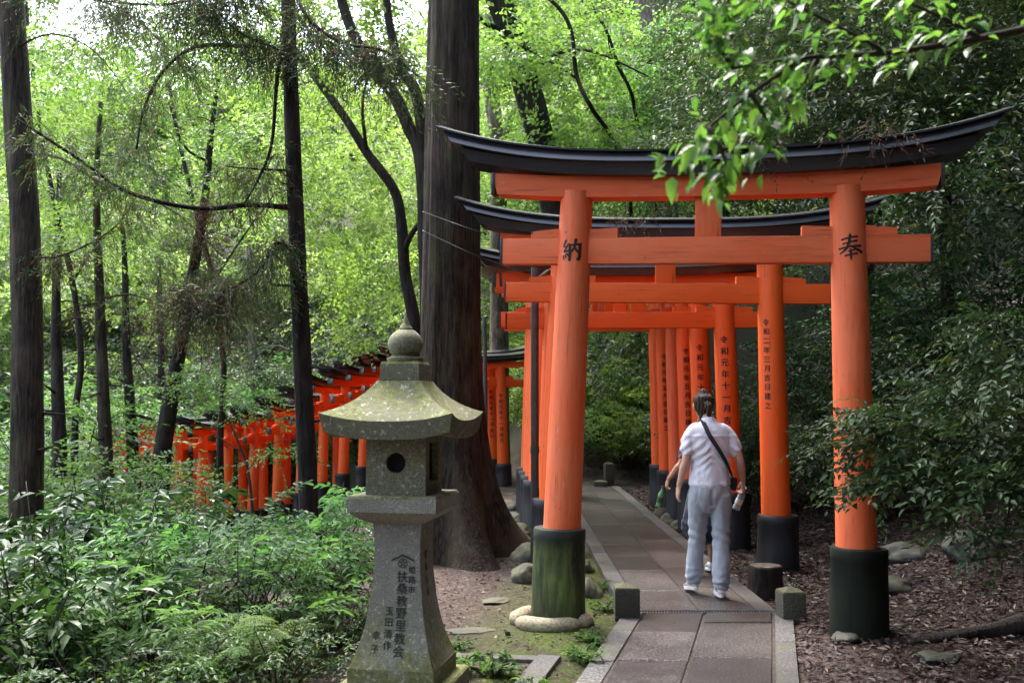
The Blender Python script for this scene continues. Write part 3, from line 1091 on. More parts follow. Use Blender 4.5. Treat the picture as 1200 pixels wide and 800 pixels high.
def lantern_roof():
    mb = MB()
    zt, ze = lz(446), lz(492)
    W = .324
    lv = [(.112, zt), (.128, zt - .026), (.158, zt - .064), (.196, zt - .102), (.238, zt - .136), (.280, zt - .163), (.305, zt - .182), (W, ze)]
    nu = 10
    for side in range(4):
        rot = Matrix.Rotation(side * math.pi / 2, 3, 'Z')
        vs, fs = [], []
        for i, (w, z) in enumerate(lv):
            k = (i / (len(lv) - 1)) ** 2
            for j in range(nu + 1):
                u = -1 + 2 * j / nu
                lift = .040 * k * abs(u) ** 2.6
                vs.append(rot @ Vector((u * w * (1 + .02 * k * abs(u) ** 3), -w * (1 + .02 * k * abs(u) ** 3), z + lift)))
        m = len(lv)
        for w, dz in ((W - .010, .088), (.165, .070)):
            for j in range(nu + 1):
                u = -1 + 2 * j / nu
                vs.append(rot @ Vector((u * w, -w, ze - dz + (.040 * abs(u) ** 2.6 if w > .3 else 0))))
        for i in range(m + 1):
            for j in range(nu):
                a = i * (nu + 1) + j
                fs.append((a + nu + 1, a + nu + 2, a + 1, a))
        mb.add(vs, fs)
    mb.square_stack([(.166, ze - .082), (.113, zt)])
    return mb


lantern_roof().build('roof', M['lantern'], lan, 35)
# fire box with a round hole to the front and square windows at the sides
fz0, fz1, fw = lz(579), lz(503), .152
fire = MB()


def pierced(mb, hole, rot, w, z0, z1, th=.035):
    n = 28
    cz = (z0 + z1) / 2 + .004
    outer, inner = [], []
    for k in range(n):
        a = 2 * math.pi * (k + .5) / n
        c, s_ = math.cos(a), math.sin(a)
        q = 1 / max(abs(c), abs(s_))
        outer.append((w * c * q, (z1 - z0) / 2 * s_ * q + (z0 + z1) / 2))
        if hole == 'round':
            inner.append((.050 * c, .050 * s_ + cz))
        else:
            inner.append((.085 * c * q, .095 * s_ * q + cz))
    vs = [(x, -w, z) for x, z in outer] + [(x, -w, z) for x, z in inner] + [(x, -w + th, z) for x, z in inner]
    fs = []
    for k in range(n):
        k2 = (k + 1) % n
        fs += [(k, k2, n + k2, n + k), (n + k, n + k2, 2 * n + k2, 2 * n + k)]
    mb.add([rot @ Vector(v) for v in vs], fs)


for k, hole in enumerate(('round', 'square', 'round', 'square')):
    pierced(fire, hole, Matrix.Rotation(k * math.pi / 2, 3, 'Z'), fw, fz0, fz1)
fire.build('fire_box', M['lantern'], lan, 35)
MB().box((0, 0, (fz0 + fz1) / 2), (fw * 2 - .074, fw * 2 - .074, fz1 - fz0)).build('chamber_shade', M['hollow'], lan)  # solid near-black block in place of the shaded interior
mb = MB(); mb.square_stack([(.125, lz(610)), (.17, lz(605)), (.222, lz(595)), (.226, lz(580)), (.218, lz(577))]); mb.build('platform', M['lantern_grey'], lan)
sh = []
zt_, zb_ = lz(606), lz(772)
for k in range(17):
    f = k / 16
    sh.append((.124 + .088 * max(0, (f - .30) / .70) ** 2.4 - .008 * math.sin(math.pi * min(1, f / .5)), zt_ + (zb_ - zt_) * f))
sh = sh[::-1]
mb = MB(); mb.square_stack([(.216, lz(791)), (.216, zb_ + .001)] + sh); shaft = mb.build('shaft', M['lantern_grey'], lan)
mb = MB(); mb.square_stack([(.272, -.06), (.272, lz(793)), (.262, lz(791))]); mb.build('plinth', M['lantern'], lan)


def shaft_w(z):
    zs = [q[1] for q in sh]
    ws = [q[0] for q in sh]
    return float(np.interp(z, zs, ws))


front = lambda u, v: (u, -(shaft_w(v) + .0025), v)
side = lambda u, v: (shaft_w(v) + .0025, u, v)
items = []
for i, c in enumerate('扶桑教野里教会'):
    items.append((c, .030, lz(670) - i * .0575, .056, .0018))
for i, c in enumerate('姫路市'):
    items.append((c, .078, lz(662) - i * .047, .038, .0010))
for i, c in enumerate('玉田清作'):
    items.append((c, -.030, lz(709) - i * .052, .044, .0014))
for i, c in enumerate('幸子'):
    items.append((c, -.090, lz(736) - i * .062, .042, .0012))
print_text(items, front, M['ink_grey'], 'inscription', shaft)
print_text([(c, -.02, lz(648) - i * .060, .046, .0014) for i, c in enumerate('昭和五年')], side, M['ink_grey'], 'inscription', shaft)
mb = MB()                                            # the crest: a gable over a ringed flower
cu, cv = .030, lz(652)
for s_ in (-1, 1):
    p = [(0, .032), (0, .022), (s_ * .062, -.006), (s_ * .052, .008)]
    q = [front(cu + a, cv + b) for a, b in p]
    mb.add(q, [(0, 1, 2, 3) if s_ > 0 else (3, 2, 1, 0)])
for r0_, r1_ in ((.020, .024), (.006, .010)):
    n = 20
    vs = []
    for k in range(n):
        a = 2 * math.pi * k / n
        vs += [front(cu + r0_ * math.cos(a), cv - .012 + r0_ * math.sin(a)), front(cu + r1_ * math.cos(a), cv - .012 + r1_ * math.sin(a))]
    mb.add(vs, [(2 * k, 2 * ((k + 1) % n), 2 * ((k + 1) % n) + 1, 2 * k + 1) for k in range(n)])
for k in range(5):
    a = math.pi / 2 + 2 * math.pi * k / 5
    n = 8
    c0 = (cu + .0145 * math.cos(a), cv - .012 + .0145 * math.sin(a))
    vs = [front(c0[0] + .0042 * math.cos(2 * math.pi * q / n), c0[1] + .0042 * math.sin(2 * math.pi * q / n)) for q in range(n)]
    mb.add(vs, [tuple(range(n))])
mb.build('crest', M['ink_grey'], shaft)

# kerb stones of the little bed beside the lantern
kb = empty('bed_edging', (0, 0, 0), 0, 'low grey kerb stones framing the small mossy bed beside the lantern', 'kerb stones')


def edging(a, b, w, h):
    a, b = Vector(a), Vector(b)
    d = (b - a).normalized(); nrm = Vector((-d.y, d.x)) * w / 2
    q = [a - nrm, b - nrm, b + nrm, a + nrm]
    mb = MB(); slab_shape(mb, [(p.x, p.y) for p in q], h, .2, .008)
    mb.build('kerb_stone', M['border'], kb)


edging((-.42, 6.30), (.17, 6.22), .10, .030)
edging((.235, 6.28), (-.03, 5.20), .14, .034)
edging((-.04, 5.19), (-.20, 4.3), .14, .03)

# the two dark metal poles and the wires
mp = empty('metal_pole', (.24, 10.55, hz(.24, 10.55)), 0, 'dark green metal pole between the second and third gates with a pale bracket', 'pole')
MB().tube([(0, 0, -.1), (0, 0, 1.55), (.005, 0, 3.02)], .043, 14).build('shaft', M['metal'], mp, 50)
MB().tube([(0, -.05, 2.86), (.13, -.06, 2.96), (.22, -.06, 3.0)], .022, 10).build('bracket', M['pale_bark'], mp, 50)
MB().lathe([(.047, 1.05), (.049, 1.06), (.049, 1.11), (.047, 1.12)], 14).build('clamp_band', M['metal'], mp, 50)
mp = empty('metal_pole', (at(569, 500, 17).x, 17, hz(-.4, 17)), 0, 'thin dark pole beside the big cedar trunk before the lower run of gates', 'pole')
MB().tube([(0, 0, -.1), (0, 0, 1.5), (-.02, 0, 3.05)], .035, 12).build('shaft', M['metal'], mp, 50)
MB().lathe([(.045, 3.02), (.045, 3.06), (.01, 3.08)], 12).build('cap', M['metal'], mp, 50)


# ------------------------------------------------------------------ leaves
LEAF2 = (np.array([(0, 0, 0), (.45, .5, .07), (1, 0, -.06), (.42, -.5, .07)]), np.array([(0, 3, 2), (0, 2, 1)]))
LEAF8 = (np.array([(0, 0, 0), (.33, 0, .0), (.28, .48, .09), (.28, -.48, .09), (.68, 0, -.02), (.64, .36, .05), (.64, -.36, .05), (1, 0, -.12)]),
         np.array([(0, 3, 1), (0, 1, 2), (1, 3, 6), (1, 6, 4), (2, 1, 4), (2, 4, 5), (4, 6, 7), (5, 4, 7)]))
NEEDLE = (np.array([(0, .5, 0), (0, -.5, 0), (1, 0, -.05)]), np.array([(0, 1, 2)]))


def unit(a):
    return a / np.maximum(np.linalg.norm(a, axis=-1, keepdims=True), 1e-9)


def leaves(P, D, N, L, W, tpl):
    """leaf i at P along D, facing N, length L, width W"""
    T, Fc = tpl
    D = unit(D)
    Y = unit(np.cross(N, D))
    Z = np.cross(D, Y)
    v = P[:, None, :] + (T[None, :, 0, None] * D[:, None, :] + T[None, :, 2, None] * Z[:, None, :]) * L[:, None, None] + T[None, :, 1, None] * Y[:, None, :] * W[:, None, None]
    f = Fc[None] + (np.arange(len(P)) * len(T))[:, None, None]
    return v.reshape(-1, 3), f.reshape(-1, 3)


def sprays(O, D, U, k, length, ll, lw, tpl=LEAF2, ang=50, droop=.25, jit=.25, rng=RNG):
    """flat twigs: k alternate leaves along each of the twigs O + D*length"""
    n = len(O)
    D = unit(D)
    U = unit(U - D * (U * D).sum(-1, keepdims=True))
    S = np.cross(D, U)
    length = np.broadcast_to(np.asarray(length, float), (n,))
    t = (np.arange(k) + .6) / k
    side = np.where(np.arange(k) % 2 == 0, 1.0, -1.0)
    side[-1] = 0
    P = O[:, None] + D[:, None] * (t[None, :] * length[:, None])[..., None]
    P[..., 2] -= droop * (t[None, :] ** 2) * length[:, None]
    a = math.radians(ang)
    ld = D[:, None] * math.cos(a) + S[:, None] * (side * math.sin(a))[None, :, None]
    ld = ld + rng.normal(0, jit, ld.shape)
    ld[..., 2] -= droop * .8
    nn = U[:, None] + rng.normal(0, jit, ld.shape)
    L = ll * rng.uniform(.65, 1.2, (n, k))
    P = P.reshape(-1, 3)
    return leaves(P, ld.reshape(-1, 3), nn.reshape(-1, 3), L.ravel(), L.ravel() * lw, tpl)


def cat(parts):
    vs, fs, n = [], [], 0
    for v, f in parts:
        vs.append(v)
        fs.append(f + n)
        n += len(v)
    return np.concatenate(vs), np.concatenate(fs)


def rdir(n, zs=1.0, zo=0.0, rng=RNG):
    d = rng.normal(size=(n, 3))
    d[:, 2] = d[:, 2] * zs + zo
    return unit(d)


def pad_sprays(C, RX, RZ, m, k, length, ll, lw, tpl=LEAF2, tilt=.35, rng=RNG, **kw):
    """layered pads of foliage: for each centre C, m twigs spreading outward in a flattened dome"""
    n = len(C)
    a = rng.uniform(0, 2 * np.pi, (n, m))
    r = np.sqrt(rng.uniform(.0, 1, (n, m)))
    RX = np.broadcast_to(np.asarray(RX, float), (n,))[:, None]
    RZ = np.broadcast_to(np.asarray(RZ, float), (n,))[:, None]
    O = np.stack([np.cos(a) * r * RX, np.sin(a) * r * RX, RZ * (.5 * (1 - r ** 2) + rng.normal(0, .35, (n, m)))], -1) + C[:, None]
    D = np.stack([np.cos(a), np.sin(a), rng.normal(-.12, .3, (n, m))], -1) + rng.normal(0, .4, (n, m, 3))
    U = np.zeros((n, m, 3)); U[..., 2] = 1
    U = U + rng.normal(0, tilt, U.shape)
    return sprays(O.reshape(-1, 3), D.reshape(-1, 3), U.reshape(-1, 3), k, length, ll, lw, tpl, rng=rng, **kw)


# ------------------------------------------------------------------ the wood on the slopes behind: one mass of leaves
def wood(name, label, mat, boxes, tpl=LEAF2):
    """boxes: x0 x1 y0 y1, crown height range, number of crowns, tiers, crown radius, pad radius, pad thickness, twigs, leaves, leaf length, leaf width"""
    parts = []
    for (x0, x1, y0, y1, h0, h1, n, tiers, cr, rx, rz, m, k, ll, lw) in boxes:
        C = []
        for _ in range(n):
            y = RNG.uniform(y0, y1)
            x = RNG.uniform(x0, x1) * (y / y1 if max(abs(x0), abs(x1)) > 15 else 1)
            g = hz(x, y)
            lo = RNG.uniform(h0, h0 + (h1 - h0) * .5)
            hi = RNG.uniform(lo + (h1 - h0) * .3, h1)
            for q in range(tiers):
                f = (q + RNG.uniform(0, .8)) / tiers
                r = cr * (1 - .65 * f) * RNG.uniform(.35, 1.1)
                a = RNG.uniform(0, 2 * np.pi)
                C.append((x + r * np.cos(a), y + r * np.sin(a), g + lo + (hi - lo) * f))
        C = np.array(C)
        parts.append(pad_sprays(C, RNG.uniform(.6, 1.15, len(C)) * rx, rz, m, k, .45 + ll * 1.5, ll, lw, tpl))
    v, f = cat(parts)
    o = link_mesh(name, np_mesh(name, v, f, mat))
    return tag(o, label, kind='stuff')


wood('maple_woodland_foliage', 'bright yellow-green maple foliage layered up the sunlit slopes behind', M['far_maple'], [
    (-30, 0, 27, 38, 2.5, 13, 21, 10, 2.3, 1.0, .14, 46, 9, .16, .62),
    (-7, 2.5, 25, 32, 3.5, 13, 9, 10, 2.0, .9, .13, 44, 9, .13, .62),
    (-2, 8, 23, 32, 0.8, 6.5, 16, 8, 1.7, .85, .12, 44, 9, .12, .62),
    (-38, 4, 40, 52, 3.0, 19, 25, 10, 3.2, 1.5, .25, 42, 8, .26, .62),
])
wood('evergreen_woodland_foliage', 'dense dark evergreen foliage filling the wood behind and below the maples', M['far_evergreen'], [
    (-32, -2, 25, 34, 0.2, 5.0, 46, 8, 1.6, .85, .4, 30, 8, .14, .5),
    (2.8, 15, 20, 32, 0.3, 9, 34, 10, 1.8, .95, .4, 32, 9, .14, .45),
    (-36, 4, 34, 46, 0.3, 8, 46, 8, 2.4, 1.5, .6, 28, 8, .22, .5),
    (6, 26, 26, 42, 2, 15, 26, 10, 2.6, 1.6, .7, 28, 8, .22, .5),
    (-34, 14, 54, 66, 1, 14, 44, 8, 3.4, 2.4, 1.0, 24, 8, .36, .55),
])
wood('shade_foliage_south', 'unseen wood behind and above the viewer, added to block low skylight', M['far_evergreen'], [  # unseen foliage added to cut skylight from behind and overhead
    (-16, 16, -15, -5, 0.0, 11, 80, 12, 2.4, 1.8, .9, 20, 8, .30, .6),
    (-5, 10, -6, 3.5, 6.5, 11.5, 18, 8, 1.8, 1.5, .6, 20, 8, .26, .55),
])


# ------------------------------------------------------------------ trees
def smooth_pts(p, n=6):
    p = [Vector(q) for q in p]
    out = []
    for i in range(len(p) - 1):
        a, b, c, d = p[max(0, i - 1)], p[i], p[i + 1], p[min(len(p) - 1, i + 2)]
        for k in range(n):
            t = k / n
            out.append(.5 * ((2 * b) + (c - a) * t + (2 * a - 5 * b + 4 * c - d) * t * t + (3 * b - a - 3 * c + d) * t ** 3))
    out.append(p[-1])
    return out


def px_line(pts, y):
    """[(px, py[, depth])] -> world points"""
    return [at(q[0], q[1], q[2] if len(q) > 2 else y) for q in pts]


def tree(name, label, pts, r0, r1, bark='dark_bark', group=None, n=14, flare=0.0, limbs=(), knots=.06, segs=8, stubs=0.0):
    """pts: world points from base to top; limbs: lists of (points, r0, r1)"""
    base = Vector(pts[0])
    base.z = hz(base.x, base.y) - .05
    t = empty(name, base, 0, label, 'tree', group)
    q = smooth_pts([base] + [Vector(p) for p in pts[1:]], segs)
    q = [p - base for p in q]
    ln = [0]
    for a, b in zip(q[:-1], q[1:]):
        ln.append(ln[-1] + (b - a).length)
    ph = random.uniform(0, 6)
    rad = [(r0 + (r1 - r0) * l / ln[-1]) * (1 + flare * math.exp(-l / (r0 * 2.2))) for l in ln]
    mb = MB()
    mb.tube(q, rad, n + 6, prof=lambda a, i: 1 + knots * math.sin(3 * a + ph + ln[i] * .35) + knots * .6 * math.sin(7 * a - ph + ln[i] * .6) + .10 * noise.noise(Vector((math.cos(a) * 2.5 + ph, math.sin(a) * 2.5, ln[i] * 1.6))))
    for _ in range(int(ln[-1] * stubs)):                        # broken-off dead branch stubs
        k = random.randrange(len(q) // 5, len(q) - 1)
        an = random.uniform(0, 6.28)
        o_ = Vector((math.cos(an), math.sin(an), random.uniform(-.1, .5)))
        s0 = q[k] + o_ * rad[k] * .7
        mb.tube([s0, s0 + o_ * random.uniform(.06, .22), s0 + o_ * random.uniform(.24, .5) + Vector((0, 0, random.uniform(-.08, .1)))], [rad[k] * .16 + .006, rad[k] * .10 + .005, .004], 6)
    mb.build('trunk', M[bark], t, 180)
    if limbs:
        mb = MB()
        for lp, a, b in limbs:
            lq = smooth_pts([Vector(p) - base for p in lp], 5)
            mb.tube(lq, [a + (b - a) * i / (len(lq) - 1) for i in range(len(lq))], 7)
        o = mb.build('limbs', M[bark], t, 180)
        o['kind'] = 'stuff'
    return t, base


def crown(t, base, parts, mat, name='crown'):
    v, f = cat(parts)
    v = v - np.array(base)[None]
    o = link_mesh(name, np_mesh(name, v, f, M[mat]), t)
    return o


# the big cedar
def big_cedar():
    base = Vector((-.66, 10.45, hz(-.66, 10.45) - .12))
    t = empty('cedar_tree', base, 0, 'massive straight cedar trunk with fluted bark and flared roots behind the stone lantern', 'tree')
    n, mz = 72, 60
    vs, fs = [], []
    Hh = 15.0
    for i in range(mz + 1):
        f = (i / mz) ** 1.7
        z = f * Hh
        r = .305 - .0065 * z + .46 * math.exp(-z / .55) + .10 * math.exp(-z / 1.6)
        for k in range(n):
            a = 2 * math.pi * k / n
            rootf = math.exp(-z / .7)
            lob = .38 * rootf * math.sin(5 * a + .8) + .12 * rootf * math.sin(3 * a - .5)
            fl = .030 * math.sin(9 * a + .6 * z + .4) + .018 * math.sin(17 * a - .8 * z) + .028 * noise.noise(Vector((math.cos(a) * 4, math.sin(a) * 4, z * .25))) + .020 * noise.noise(Vector((math.cos(a) * 14, math.sin(a) * 14, z * .4)))
            rr = r * (1 + lob + fl)
            vs.append((rr * math.cos(a) + .006 * z, rr * math.sin(a), z))
    for i in range(mz):
        for k in range(n):
            k2 = (k + 1) % n
            fs.append((i * n + k, i * n + k2, (i + 1) * n + k2, (i + 1) * n + k))
    MB().add(vs, fs).build('trunk', M['cedar_bark'], t, 180)
    # high crown, above the picture
    C = np.stack([RNG.normal(0, 1.8, 60) + base.x, RNG.normal(0, 1.8, 60) + base.y, RNG.uniform(8.5, 15, 60)], -1)
    crown(t, base, [pad_sprays(C, 1.0, .4, 12, 8, .6, .16, .35)], 'cedar_needle')
    return t


big_cedar()


def hanging(P, m, length, k=16, ll=.062, lw=.13, spread=.75, rng=RNG):
    """drooping cedar strands from points P"""
    n = len(P)
    O = np.repeat(P, m, 0) + rng.normal(0, .07, (n * m, 3))
    D = rng.normal(0, spread, (n * m, 3))
    D[:, 2] = -rng.uniform(.25, 1.1, n * m)
    U = rng.normal(0, 1, (n * m, 3)); U[:, 2] = 0
    return sprays(O, D, U, k, length * rng.uniform(.6, 1.3, n * m), ll, lw, LEAF2, ang=32, droop=.3, jit=.2)


def along(pts, n):
    q = smooth_pts(pts, 8)
    out = []
    for _ in range(n):
        f = random.uniform(.15, 1) * (len(q) - 1)
        i = min(int(f), len(q) - 2)
        out.append(tuple(q[i].lerp(q[i + 1], f - i)))
    return np.array(out)


def cedar(label, pix, depth, r0, r1, branches, fol=(), dead=(), bark='dark_bark', flare=.3, segs=10):
    pts = px_line(pix, depth)
    limbs = []
    for br in branches:
        p = px_line(br[0], depth)
        limbs.append((p, br[1], br[2]))
    t, base = tree('cedar_tree', label, pts, r0, r1, bark, None, 16, flare, limbs, .05, segs, 1.1)
    for key, src, mt in (('crown', fol, 'cedar_needle'), ('dead_sprays', dead, 'dead_needle')):
        parts = []
        for line, n, m, ln in src:
            parts.append(hanging(along(px_line(line, depth), n), m, ln))
        if parts:
            crown(t, base, parts, mt, key)
    return t


# slender cedar just left of the lantern (tall, bare, with long low branches)
B1 = [(338, 243, 9.0), (290, 240, 8.8), (230, 244, 8.5), (150, 225, 8.2), (90, 185, 8.0), (20, 140, 7.8)]
B2 = [(338, 60, 9.0), (290, 55, 8.8), (230, 55, 8.5), (190, 85, 8.3), (168, 130, 8.2), (160, 175, 8.1)]
B3 = [(338, 20, 9.0), (325, 90, 8.9), (318, 170, 8.8), (300, 215, 8.7), (285, 240, 8.6)]
B4 = [(341, 200, 9.0), (300, 198, 8.9), (265, 195, 8.8)]
B5 = [(340, 60, 9), (310, 52, 8.7), (270, 30, 8.5), (230, -20, 8.3)]
B6 = [(348, 300, 9), (325, 285, 8.8), (300, 320, 8.6), (250, 345, 8.4), (200, 340, 8.2)]
B7 = [(336, -30, 9.0), (360, 20, 8.6), (400, 50, 8.3), (450, 60, 8.2), (490, 90, 8.2)]
B8 = [(336, -40, 9.0), (280, -20, 8.4), (200, 5, 8.0), (110, 0, 7.8)]
cedar('slender dark cedar trunk just west of the lantern with long bare drooping branches',
      [(366, 690), (362, 600), (357, 480), (349, 300), (343, 150), (338, 0), (333, -200), (330, -420)], 9.0, .088, .050,
      [(B1, .028, .010), (B2, .022, .008), (B3, .022, .008), (B4, .014, .006), (B5, .018, .006), (B6, .018, .006), (B7, .02, .008), (B8, .02, .008)],
      [(B7, 46, 8, .40), (B8, 64, 8, .40), (B5, 34, 8, .36), (B2, 24, 6, .3), (B6, 46, 9, .42), (B1[2:], 24, 5, .25), (B3, 12, 5, .3), (B4, 12, 6, .3)],
      [(B6[2:], 18, 8, .40), (B7, 9, 6, .30), (B4, 5, 5, .3), (B1[:3], 8, 5, .3)])
C1 = [(20, 180, 10.5), (70, 185, 10.2), (120, 215, 10), (200, 245, 9.7), (260, 300, 9.5)]
C2 = [(25, 300, 10.5), (70, 300, 10.2), (130, 270, 9.8), (160, 230, 9.6)]
C3 = [(12, 60, 10.5), (60, 40, 10.2), (110, 60, 10), (150, 110, 9.8)]
C4 = [(12, -20, 10.5), (60, -10, 10.2), (140, 10, 10), (200, 60, 9.8)]
cedar('thick dark cedar trunk rising from the glossy shrubs at the western edge',
      [(34, 700), (32, 560), (33, 420), (29, 260), (17, 80), (6, -80), (-6, -300)], 10.5, .175, .115,
      [(C1, .02, .006), (C2, .016, .005), (C3, .014, .004), (C4, .018, .006)],
      [(C2, 12, 5, .3), (C4, 30, 8, .4), (C3, 8, 5, .3)], [(C2, 10, 6, .3)], 'cedar_bark', .35)
cedar('grey cedar trunk half hidden in pale leaves, east of the thick edge trunk',
      [(128, 640), (125, 560), (121, 450), (117, 350), (113, 220), (118, 120)], 14.5, .125, .03,
      [([(118, 350, 14.5), (150, 345, 14.2), (178, 352, 14)], .02, .008), ([(118, 355, 14.5), (85, 360, 14.2), (55, 378, 14)], .016, .006)],
      [([(110, 150, 14.5), (160, 170, 14), (200, 230, 13.8)], 34, 8, .5), ([(118, 350, 14.5), (178, 352, 14)], 8, 5, .4)], [([(118, 350, 14.5), (85, 360, 14.2)], 6, 5, .4)], 'cedar_bark')
cedar('thin dark trunk behind the shrubs between the edge trunk and the grey trunk',
      [(70, 600), (70, 520), (67, 440), (66, 330), (70, 200)], 15.5, .15, .03,
      [([(66, 380, 15.5), (95, 372, 15.2), (130, 395, 15)], .014, .006)], [([(70, 200, 15.5), (90, 230, 15.2), (60, 270, 15)], 24, 7, .5)])
cedar('leaning dark trunk standing before the lowest gates',
      [(183, 620), (188, 550), (196, 490), (208, 420), (222, 340), (238, 250), (246, 170), (256, 90)], 16.5, .185, .03,
      [([(215, 370, 16.5), (240, 330, 16.2), (290, 330, 16)], .03, .01), ([(246, 190, 16.5), (215, 170, 16.2), (195, 110, 16)], .03, .01)],
      [([(226, 320, 16.5), (250, 320, 16), (300, 350, 15.8)], 40, 9, .7), ([(240, 240, 16.5), (210, 260, 16.2), (190, 310, 16)], 26, 8, .6)],
      [([(246, 190, 16.5), (240, 260, 16.2), (250, 330, 16)], 16, 7, .6), ([(215, 370, 16.5), (270, 380, 16.2)], 10, 6, .5)])
cedar('slim dark trunk between the grey trunk and the leaning trunk',
      [(160, 640), (157, 560), (152, 470), (148, 400), (146, 300), (140, 230)], 18, .14, .03,
      [([(148, 400, 18), (175, 440, 17.6), (200, 445, 17.3)], .02, .008)], [([(146, 250, 18), (170, 270, 17.6)], 16, 7, .6)])
cedar('slim grey trunk above the roofs of the lower gates',
      [(300, 560), (298, 470), (296, 420), (293, 350), (291, 290)], 26, .15, .08,
      [([(296, 420, 26), (320, 405, 25.6), (340, 410, 25.4)], .02, .008)], [([(292, 300, 26), (310, 320, 25.6)], 14, 7, .7)], (), 'pale_bark')
cedar('thin far trunk between the slim dark trunk and the leaning trunk',
      [(190, 520), (189, 440), (188, 380), (186, 300)], 27, .12, .06,
      [([(188, 390, 27), (205, 370, 26.6)], .02, .008)], [([(187, 300, 27), (200, 320, 26.6)], 12, 7, .7)])


# broadleaved trees: dark curving trunks with layered sprays
def broad(label, pix, depth, r0, r1, limbs, pads, mat='maple_leaf', bark='dark_bark', ll=.10, lw=.62, rx=.75, m=26, flare=.2, tpl=LEAF2, k=9, knots=.08):
    pts = px_line(pix, depth)
    lm = [(px_line(l[0], depth), l[1], l[2]) for l in limbs]
    t, base = tree('broadleaf_tree', label, pts, r0, r1, bark, None, 14, flare, lm, knots)
    C = []
    for (x0, x1, y0, y1, n, d0, d1) in pads:
        for _ in range(n):
            C.append(tuple(at(random.uniform(x0, x1), random.uniform(y0, y1), random.uniform(d0, d1))))
    C = np.array(C)
    crown(t, base, [pad_sprays(C, RNG.uniform(.6, 1.2, len(C)) * rx, .22, m, k, .5, ll, lw, tpl)], mat)
    return t


broad('dark crooked maple trunk curving behind the lantern finial, west of the big cedar',
      [(492, 470), (487, 400), (474, 320), (470, 262), (461, 222), (430, 180), (405, 140), (365, 85), (330, 40)], 16, .125, .05,
      [([(470, 300, 16), (485, 270, 15.8), (505, 250, 15.6)], .06, .03), ([(430, 180, 16), (425, 120, 15.6), (440, 60, 15.4)], .035, .012)],
      [(360, 500, 280, 400, 20, 17, 20), (360, 500, 120, 300, 26, 17, 20), (300, 420, 60, 180, 14, 17, 20)])
broad('forked dark tree hidden behind the big cedar, twin stems leaning west',
      [(512, 420), (500, 300), (494, 190), (480, 150), (462, 110), (440, 85), (410, 30), (390, -40)], 15, .15, .07,
      [([(497, 180, 15), (488, 110, 14.9), (470, 80, 14.8), (455, 20, 14.7), (450, -60, 14.7)], .10, .05)],
      [(380, 500, -60, 90, 26, 15, 18)])
broad('large dark leaning trunk behind the closest gate roof, east of the big cedar',
      [(660, 420), (656, 300), (648, 238), (634, 170), (618, 110), (603, 50), (585, 0), (560, -80), (540, -150)], 17, .28, .2,
      [([(618, 110, 17), (640, 70, 16.6), (690, 60, 16.2), (760, 90, 16)], .045, .012), ([(600, 40, 17), (560, 20, 16.6), (545, -30, 16.4)], .06, .02)],
      [(560, 640, 60, 230, 12, 18, 20), (600, 760, 40, 190, 26, 17, 21), (560, 680, -60, 60, 18, 16, 19)], flare=.1)
broad('pale forked trunk between the big cedar and the large leaning trunk',
      [(586, 330), (583, 230), (580, 150), (573, 90), (568, 30), (566, -60)], 20, .2, .13,
      [([(584, 180, 20), (595, 150, 19.8), (605, 120, 19.8)], .08, .05)],
      [(555, 650, 120, 300, 18, 20.5, 23)], bark='pale_bark')
broad('purplish grey slanting trunk high above the second gate roof',
      [(790, 320, 24), (785, 240, 22.5), (776, 150), (770, 100), (760, 40), (752, 0), (740, -60)], 21, .21, .15,
      [([(764, 60, 21), (790, 20, 20.6), (830, 10, 20.2)], .05, .02)],
      [(700, 860, 150, 240, 22, 21.5, 24), (700, 820, 20, 150, 12, 22, 24)], bark='pale_bark')
broad('thin wiry sapling arching above the closest gate roof',
      [(752, 330, 23), (738, 230, 21), (718, 165, 17), (694, 128), (676, 90), (670, 40), (655, 10), (620, -20)], 15, .05, .03,
      [([(676, 92, 15), (640, 70, 14.8), (606, 52, 14.6)], .02, .008)],
      [(620, 780, 130, 215, 24, 16, 19), (560, 700, 0, 90, 14, 14.5, 17)], knots=.03)
broad('thin bent stem in the maple leaves beside the purplish trunk',
      [(790, 330, 24), (765, 220, 21), (746, 140, 18), (740, 110), (724, 75), (712, 40), (690, 0)], 17, .05, .025,
      [([(735, 100, 17), (715, 60, 16.8), (712, 20, 16.6)], .016, .008)],
      [(700, 800, 60, 215, 22, 18, 20)], knots=.03)
broad('dark evergreen trunk standing over the second gate at the top of the bank',
      [(1010, 330), (1005, 200), (1000, 120), (1010, 40), (1020, -80)], 16, .24, .17,
      [([(1004, 120, 16), (960, 80, 15.5), (900, 90, 15)], .06, .02), ([(1006, 60, 16), (1080, 20, 15.5), (1150, 40, 15)], .05, .02)],
      [(820, 1020, 60, 220, 46, 12.5, 16), (1000, 1200, 0, 160, 46, 11, 15), (820, 1200, -140, 60, 60, 11, 16)], 'far_evergreen', ll=.12, lw=.42, m=24)
broad('slim dark trunk in the evergreen shade west of the bank trunk',
      [(862, 330, 20), (850, 220, 18.5), (845, 120), (838, 60), (832, 0), (828, -80)], 17, .08, .06,
      [([(842, 80, 17), (865, 40, 16.8), (880, -10, 16.6)], .03, .012)],
      [(790, 900, 20, 230, 36, 15, 18)], 'far_evergreen', ll=.10, lw=.42, m=28)
broad('slim dark trunk half hidden over the eastern roof tip',
      [(1110, 300), (1105, 160), (1110, 60), (1120, -60)], 13, .09, .07,
      [([(1106, 120, 13), (1140, 80, 12.8), (1180, 90, 12.6)], .03, .012)],
      [(1040, 1220, 120, 320, 40, 9.5, 13)], 'dark_leaf', ll=.095, lw=.45, m=24)


